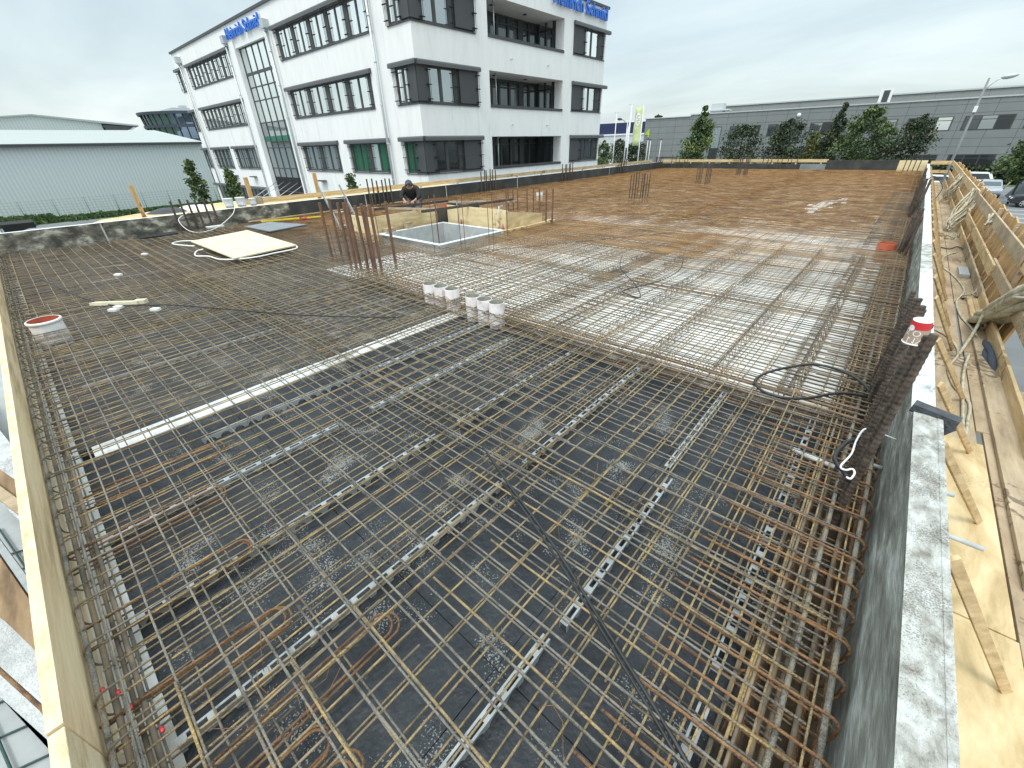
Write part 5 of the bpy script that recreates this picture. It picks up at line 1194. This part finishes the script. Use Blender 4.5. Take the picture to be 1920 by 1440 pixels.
# ---------------------------------------------------------------- trees
def tree(name, x, y, top, w, cb, label, kind='green', n=1500, shape='round', seed=1, lean=0, leaf=.16, group=None, tr=.09, cat='tree'):
    random.seed(seed); t = empty(name, label, cat, group, loc=(x, y, G)); h = top-G; cb = cb-G
    g = MB(); g.tube([(0, 0, 0), (J(.05), J(.05), cb*.6), (lean*.3, 0, cb+(h-cb)*.4), (lean, 0, h*.96)], [tr, tr*.85, tr*.5, .015], 8)
    br_ = []
    for i in range(16):
        z = cb+(h-cb)*(.02+.8*i/16); a = random.uniform(0, 6.28); f = (z-cb)/(h-cb)
        if shape == 'cone': rr = w*.5*(1.02-f)**.9
        elif shape == 'col': rr = w*.5*min(1, (1-f)*2.0+.12)*min(1, f*4+.4)
        else: rr = w*.5*math.sqrt(max(.05, 1-(2*f-.85)**2*.75))
        rr *= random.uniform(.6, 1.15); p_ = Vector((math.cos(a)*rr+lean*f, math.sin(a)*rr, z+rr*.45)); g.tube([(lean*f, 0, z-.1), tuple(p_*.5+Vector((lean*f*.5, 0, z*.5))), tuple(p_)], [tr*.3, tr*.2, .01], 4); br_.append((p_, rr))
    g.build('trunk', bark, t)
    g = MB(); cl = []
    nc = 70; n = int(n*1.7)
    for i in range(nc):
        f = (random.random()**.9); z = cb+(h-cb)*f*.97
        if shape == 'cone': rr = w*.5*(1.03-f)**.85
        elif shape == 'col': rr = w*.5*min(1, (1-f)*2.0+.10)*min(1, f*4+.4)
        else: rr = w*.5*math.sqrt(max(.04, 1-(2*f-.85)**2*.8))
        a = random.uniform(0, 6.28); q = rr*math.sqrt(random.random())*random.uniform(.8, 1.12)
        cl.append((Vector((math.cos(a)*q*random.uniform(.85, 1.2)+lean*f, math.sin(a)*q, z)), max(.09, rr*random.uniform(.14, .30)), random.choice((0, 0, 1, 1, 1, 2))))
    for i in range(n):
        c, s_, tone = random.choice(cl); p_ = c+Vector((random.gauss(0, s_), random.gauss(0, s_), random.gauss(0, s_*.75)))
        a, b = Vector((J(1), J(1), J(1))).normalized(), Vector((J(1), J(1), J(1))).normalized(); b = (b-a*b.dot(a)).normalized(); l_ = leaf*random.uniform(.6, 1.3)
        mi = tone if random.random() < .7 else random.randint(0, 2)
        g.quad(p_-a*l_*.5-b*l_*.3, p_+a*l_*.5-b*l_*.3, p_+a*l_*.45+b*l_*.3, p_-a*l_*.45+b*l_*.3, mi)
    g.build('crown', leafs[kind], t); random.seed(seed*7+3)
    return t
tree('tree', -26.3, 73.4, 6.2, 6.2, -2.6, 'tall green pyramid shaped tree, leftmost before the grey building', 'green', 5200, 'cone', 3, .3, .24)
tree('tree', -20.5, 75.3, 3.5, 5.0, -2.4, 'loose broad dark tree right of the pyramid shaped one', 'dark', 2800, 'round', 4, .1, .22)
tree('tree', -15.6, 76.5, 4.1, 4.6, -2.4, 'dense dark green tree, third from left before the grey building', 'dark', 3600, 'round', 5, .8, .22)
tree('tree', -12.2, 79.1, 2.4, 3.4, -2.4, 'small yellowing tree between two dark ones', 'yellow', 2200, 'round', 6, .2, .2)
tree('tree', -9.6, 77.4, 5.6, 4.0, -2.5, 'tall dark tree with thin whip at the top, middle of the row', 'dark', 3000, 'cone', 7, .2, .22)
tree('tree', -7.2, 75.7, 5.0, 4.4, -2.5, 'bushy windswept tree directly right of the tallest whip', 'green', 4000, 'round', 8, 1.2, .22)
tree('tree', -4.4, 79.9, 3.1, 2.9, -2.4, 'slim light tree before the ribbon window', 'green', 1700, 'round', 9, .2, .2)
tree('tree', -2.2, 76.0, 3.8, 3.6, -2.5, 'dark tree leaning right, rightmost of the main row', 'dark', 3000, 'round', 10, 1.3, .22)
tree('tree', 7.4, 60.0, 1.7, 3.4, -1.9, 'broad tree at the right picture edge above the black car', 'green', 4200, 'round', 12, .2, .2)
tree('tree', -42.5, 73.6, 2.1, 2.3, -1.9, 'round green tree beside the corner of the office building', 'green', 1600, 'round', 13, 0, .2)
tree('tree', -45.0, 83.6, 2.3, 3.4, -2.0, 'dark round tree left of the street lamp in the gap', 'dark', 1800, 'round', 14, 0, .22)
tree('tree', -42.0, 85.1, 2.0, 3.2, -2.0, 'dark round tree right of the flag poles', 'dark', 1800, 'round', 15, 0, .22)
tree('tree', -94, 147, 5.0, 5.0, -1.5, 'pale green tree before the navy hall', 'green', 900, 'round', 16, 0, .5)
tree('tree', -72, 160, 9.5, 7.0, -1.5, 'treetop showing over the roof of the grey building', 'dark', 1200, 'round', 17, 0, .6)
tree('young_tree', -36.6, 9.25, 1.5, 1.0, -1.3, 'young columnar tree before the corrugated wall, left one', 'green', 1500, 'col', 18, -.2, .13)
tree('young_tree', -34.4, 10.75, 1.0, 1.2, -2.6, 'young dense columnar tree before the corner of the office building', 'green', 2200, 'col', 19, -.2, .13)
tree('young_tree', -20.9, 11.8, .72, 1.1, -2.0, 'young tree tip before the green office windows', 'green', 1500, 'cone', 20, 0, .10)
# hedge
g = MB(); random.seed(5)
for i in range(9000):
    x, y, z = random.uniform(1.5, 34), 82.6+random.gauss(0, .42), random.uniform(G, -2.0+.15*math.sin(i)); l_ = .17
    a, b = Vector((J(1), J(1), J(1))).normalized(), Vector((J(1), J(1), J(1))).normalized(); b = (b-a*b.dot(a)).normalized(); p_ = Vector((x, y, z))
    g.quad(p_-a*l_-b*l_*.6, p_+a*l_-b*l_*.6, p_+a*l_+b*l_*.6, p_-a*l_+b*l_*.6, random.choice((0, 0, 1, 2)))
hd = g.build('hedge', [leafs['dark'][0], leafs['green'][0], leafs['dark'][2]]); tag(hd, 'clipped brown green hedge before the grey building at right', 'hedge')
MB().box(1.6, 33.9, 82.5, 82.8, G, -2.15).build('hedge_core', bark, hd)

# ---------------------------------------------------------------- poles, flags, lamps
sl = empty('street_lamp', 'tall grey street lamp with curved arm before the grey building', 'street lamp', loc=(1.82, 45.0, G))
MB().tube([(0, 0, 0), (0, 0, 8.75)], [.10, .055], 10).build('pole', flat('lamp_grey', (.20, .215, .22), .6), sl); MB().tube([(0, 0, 8.0), (.18, 0, 8.35), (.42, 0, 8.62), (.62, 0, 8.72)], .035, 8).build('arm', galv, sl)
g = MB(); g.lathe([(.001, 0), (.11, .10), (.15, .3), (.13, .55), (.06, .75), (.001, .8)], (.52, 0, 8.72), 14, axis=(1, 0, .12)); g.build('lamp_head', galv, sl)
MB().box(-.09, .09, -.2, .0, 6.9, 7.25).build('sign_box', white_p, sl)
def at(azd, dist): return (-dist*math.sin(R(azd)), dist*math.cos(R(azd)))
x, y = at(28.85, 90); p_ = empty('mast', 'thin pale mast with crossbar, leftmost in the gap between the buildings', 'mast', loc=(x, y, G)); MB().tube([(0, 0, 0), (0, 0, 10.3)], [.10, .06], 8).build('pole', white_p, p_); MB().tube([(-.4, 0, 10.3), (.4, 0, 10.3)], .05, 6).build('crossbar', galv, p_)
x, y = at(27.55, 70); p_ = empty('street_lamp', 'dark street lamp in the gap with its head to the left', 'street lamp', loc=(x, y, G)); MB().tube([(0, 0, 0), (0, 0, 8.3)], [.10, .06], 8).build('pole', galv, p_); MB().tube([(0, 0, 7.5), (-.5, 0, 8.3), (-1.0, 0, 8.5)], .04, 6).build('arm', anth, p_)
g = MB(); g.lathe([(.001, 0), (.12, .1), (.17, .4), (.1, .7), (.001, .75)], (-.9, 0, 8.5), 12, axis=(-1, 0, .1)); g.build('lamp_head', anth, p_)
x, y = at(27.25, 75); p_ = empty('flag_pole', 'white flag pole with a limp white flag', 'flag pole', loc=(x, y, G)); MB().tube([(0, 0, 0), (0, 0, 10.55)], [.08, .05], 8).build('pole', white_p, p_)
g = MB(); n = 8
vs = []
for i in range(n+1):
    z = 9.6-4.6*i/n; w_ = .08+.5*(i/n); vs += [(-.02, .0, z), (-w_, .10*math.sin(i), z-.1)]
g.add(vs, [(2*i, 2*i+1, 2*i+3, 2*i+2) for i in range(n)]); fl = g.build('flag', white_p, p_); MB().tube([(-.5, 0, 10.5), (.25, 0, 10.5)], .03, 6).build('arm', galv, p_)
fl.modifiers.new('s', 'SOLIDIFY').thickness = .01
x, y = at(25.95, 75); p_ = empty('flag_pole', 'white pole carrying a lime green banner with a white oval emblem', 'flag pole', loc=(x, y, G)); MB().tube([(0, 0, 0), (0, 0, 10.3)], [.08, .05], 8).build('pole', white_p, p_)
lime = M('lime_banner', [(.42, .52, .22), (.60, .66, .36), (.68, .74, .5)], 1.2, rough=.8)
g = MB(); vs = []
for i in range(n+1):
    z = 10.1-4.9*i/n; vs += [(-.04, 0, z), (-.65, .05*math.sin(i*1.2), z), (-1.28, .08*math.sin(i*.9), z)]
g.add(vs, [(3*i+k, 3*i+k+1, 3*i+k+4, 3*i+k+3) for i in range(n) for k in range(2)], smooth=True); fl = g.build('banner', lime, p_); fl.modifiers.new('s', 'SOLIDIFY').thickness = .01
g = MB(); vs = [(-.62, -.10, 8.6)]+[(-.62+.42*math.cos(k*math.pi/10), -.10, 8.6+.85*math.sin(k*math.pi/10)) for k in range(20)]
g.add(vs, [(0, i, i % 20+1) for i in range(1, 21)]); g.build('emblem', white_p, fl)
g = MB(); g.tube([(-.45, -.13, 9.1), (-.7, -.13, 9.15), (-.85, -.13, 8.95), (-.75, -.13, 8.75), (-.45, -.13, 8.72), (-.45, -.13, 8.5), (-.8, -.13, 8.45)], .045, 6); g.tube([(-.45, -.13, 8.2), (-.8, -.13, 8.25)], .045, 6); g.build('emblem_mark', lime, fl)
for az_, d_, h_, lab in ((25.05, 84, 6.0, 'left of three small white lamp posts before the grey wall'), (24.75, 82, 5.9, 'middle of three small white lamp posts before the grey wall'), (23.6, 84, 5.9, 'right of three small white lamp posts before the grey wall')):
    x, y = at(az_, d_); p_ = empty('lamp_post', lab, 'lamp post', loc=(x, y, G)); MB().tube([(0, 0, 0), (0, 0, h_)], .05, 6).build('pole', white_p, p_); MB().box(-.35, .1, -.1, .1, h_, h_+.12).build('lamp_head', anth, p_)

# ---------------------------------------------------------------- vehicles
def car(x, y, rz, L, W, Hh, paint, label, suv=False, van=False, cat='car'):
    c = empty('parked_car' if not van else 'parked_van', label, cat, loc=(x, y, G), rz=rz)
    hw = W/2
    if van: low = [(-L/2, .3), (L/2, .3), (L/2, .75), (L/2-.25, 1.05), (-L/2, 1.05)]; cab = [(L/2-.45, 1.03), (L/2-1.05, Hh-.1), (L/2-1.5, Hh), (-L/2+.1, Hh), (-L/2, 1.03)]
    else:
        low = [(-L/2+.05, .32), (L/2-.1, .30), (L/2, .45), (L/2-.02, .68), (L/2-.25, .86), (L/2-1.15, .98), (-L/2+.3, 1.0), (-L/2, .92), (-L/2-.02, .6)]
        cab = [(L/2-1.05, .97), (L/2-1.75, Hh-.08), (L/2-2.2, Hh), (-L/2+.75, Hh-.03), (-L/2+.45, Hh-.12), (-L/2+.08, .99)]
    g = MB()
    n = len(low); rows = [(-hw, .0), (-hw+.07, 1), (hw-.07, 1), (hw, 0)]
    vs = []
    for yy, k in ((-hw, .94), (-hw+.10, 1), (hw-.10, 1), (hw, .94)):
        for (a, b) in low: vs.append((a*(.985 if k < 1 else 1), yy, .3+(b-.3)*(.96 if k < 1 else 1)))
    fs = [tuple(reversed(range(n))), tuple(range(3*n, 4*n))]
    for r_ in range(3):
        for i in range(n): fs.append((r_*n+i, r_*n+(i+1) % n, (r_+1)*n+(i+1) % n, (r_+1)*n+i))
    g.add(vs, fs)
    n = len(cab); vs = []
    top = Hh
    for yy in (-1, 1):
        for (a, b) in cab: f = (b-.97)/(top-.97); vs.append((a, yy*(hw-.06-.16*f), b))
    fs = [tuple(reversed(range(n))), tuple(range(n, 2*n))]+[(i, (i+1) % n, n+(i+1) % n, n+i) for i in range(n)]
    g.add(vs, fs)
    body = g.build('body', paint, c, bevel=.03)
    # glazing: side glass inset panels, windscreen, rear window
    def lerp(a, b, t): return tuple(a[i]+(b[i]-a[i])*t for i in range(3))
    for s_ in (-1, 1):
        def cp(a, b): f = (b-.97)/(top-.97); return (a, s_*(hw-.06-.16*f+.006), b)
        z0, z1 = 1.04, Hh-.14
        if van: pts = [cp(L/2-.62, z0), cp(L/2-1.08, z1), cp(L/2-1.6, z1), cp(L/2-1.6, z0)]
        else: pts = [cp(L/2-1.28, z0), cp(L/2-1.82, z1), cp(-L/2+.72, z1), cp(-L/2+.38, z0)]
        q = MB(); q.add(pts, [(0, 1, 2, 3) if s_ < 0 else (3, 2, 1, 0)]); q.build('side_window', g_dark, c)
    a, b = cab[0], cab[1]; f0, f1 = .12, .92
    pa = (a[0]+(b[0]-a[0])*f0+.012, a[1]+(b[1]-a[1])*f0); pb = (a[0]+(b[0]-a[0])*f1+.012, a[1]+(b[1]-a[1])*f1)
    q = MB(); q.quad((pa[0], -hw+.16, pa[1]), (pa[0], hw-.16, pa[1]), (pb[0], hw-.27, pb[1]), (pb[0], -hw+.27, pb[1])); q.build('windscreen', g_dim, c)
    a, b = cab[-1], cab[-2]; pa = (a[0]+(b[0]-a[0])*f0-.015, a[1]+(b[1]-a[1])*f0); pb = (a[0]+(b[0]-a[0])*f1-.015, a[1]+(b[1]-a[1])*f1)
    q = MB(); q.quad((pa[0], -hw+.16, pa[1]), (pa[0], hw-.16, pa[1]), (pb[0], hw-.27, pb[1]), (pb[0], -hw+.27, pb[1])); q.build('rear_window', g_dim, c)
    for sx_ in (L/2-.85, -L/2+.8):
        for s_ in (-1, 1):
            w_ = MB(); w_.lathe([(.20, 0), (.31, .0), (.335, .03), (.335, .17), (.31, .2), (.001, .2)], (sx_, s_*(hw+.012), .335), 20, axis=(0, -s_, 0)); wo = w_.build('wheel', black_m, c)
            r_ = MB(); r_.lathe([(.001, -.012), (.06, -.012), (.06, .02)], (sx_, s_*(hw+.012), .335), 12, axis=(0, -s_, 0))
            r_.lathe([(.185, -.01), (.215, -.012), (.215, .03)], (sx_, s_*(hw+.012), .335), 20, axis=(0, -s_, 0))
            for k in range(5):
                t = 2*math.pi*k/5; r_.beam((sx_, s_*(hw+.016), .335), (sx_+.2*math.cos(t), s_*(hw+.016), .335+.2*math.sin(t)), .05, .02, up=(0, 1, 0))
            r_.build('rim', galv, wo)
    for s_ in (-1, 1):
        MB().box(L/2-.16, L/2-.02, s_*(hw-.30)-.16, s_*(hw-.30)+.16, .66, .76).build('headlight', white_p, c)
        MB().box(-L/2-.005, -L/2+.06, s_*(hw-.2)-.13, s_*(hw-.2)+.13, .72, .92).build('tail_light', red_pl, c)
        MB().box(L/2-1.35, L/2-1.2, s_*(hw+.02)-.06, s_*(hw+.02)+.06, 1.0, 1.13).build('mirror', paint, c)
    return c
navyp = flat('black_paint', (.012, .014, .02), .3, coat=.6); whitep = flat('car_white', (.68, .72, .75), .35, coat=.5); silver = flat('silver_paint', (.34, .38, .42), .35, .3, .5)
car(9.3, 58.5, R(180), 4.3, 1.8, 1.5, navyp, 'black car seen from its front left side at the right picture edge')
car(6.4, 67.0, R(-92), 4.4, 1.8, 1.5, silver, 'silver blue car parked end on beside the white ones')
car(5.0, 75.5, R(178), 4.6, 1.85, 1.75, whitep, 'white estate car parked before the hedge')
car(4.5, 61.0, R(-95), 4.3, 1.8, 1.5, whitep, 'white car with red tail light half hidden by the guard boards')
car(1.6, 72.0, R(180), 4.6, 1.85, 1.6, whitep, 'white car visible under the far end rail of the walkway')
x, y = at(28.0, 80); car(x, y, R(20), 4.5, 1.8, 1.5, navyp, 'dark car under the trees in the gap between the buildings')
x, y = at(30.0, 70); car(x, y, R(-60), 4.9, 1.95, 2.0, whitep, 'white van next to the corner of the office building', van=True, cat='van')
x, y = at(26.3, 84); car(x, y, R(20), 4.3, 1.8, 1.5, silver, 'silver car behind the green banner pole')
x, y = at(28.9, 95); car(x, y, R(20), 4.9, 1.95, 2.1, whitep, 'white van farther back behind the round trees', van=True, cat='van')
tp = empty('tarp_shelter', 'slate blue tarpaulin covered stack beside the black car', 'tarpaulin', loc=(9.2, 65.0, G))
g = MB(); g.prism([(-1.3, 0, 0), (2.6, 0, 0), (2.6, 0, 2.5), (.5, 0, 2.5), (-.7, 0, 1.3)], (0, 3.0, 0)); g.build('cover', flat('slate_tarp', (.075, .10, .115), .8), tp)
st = empty('timber_stake', 'slanting yellowish stake beside the hedge at right', 'stake'); MB().tube([(7.0, 66, G), (7.9, 66.3, -1.9)], .06, 6).build('stake', wood_old, st)
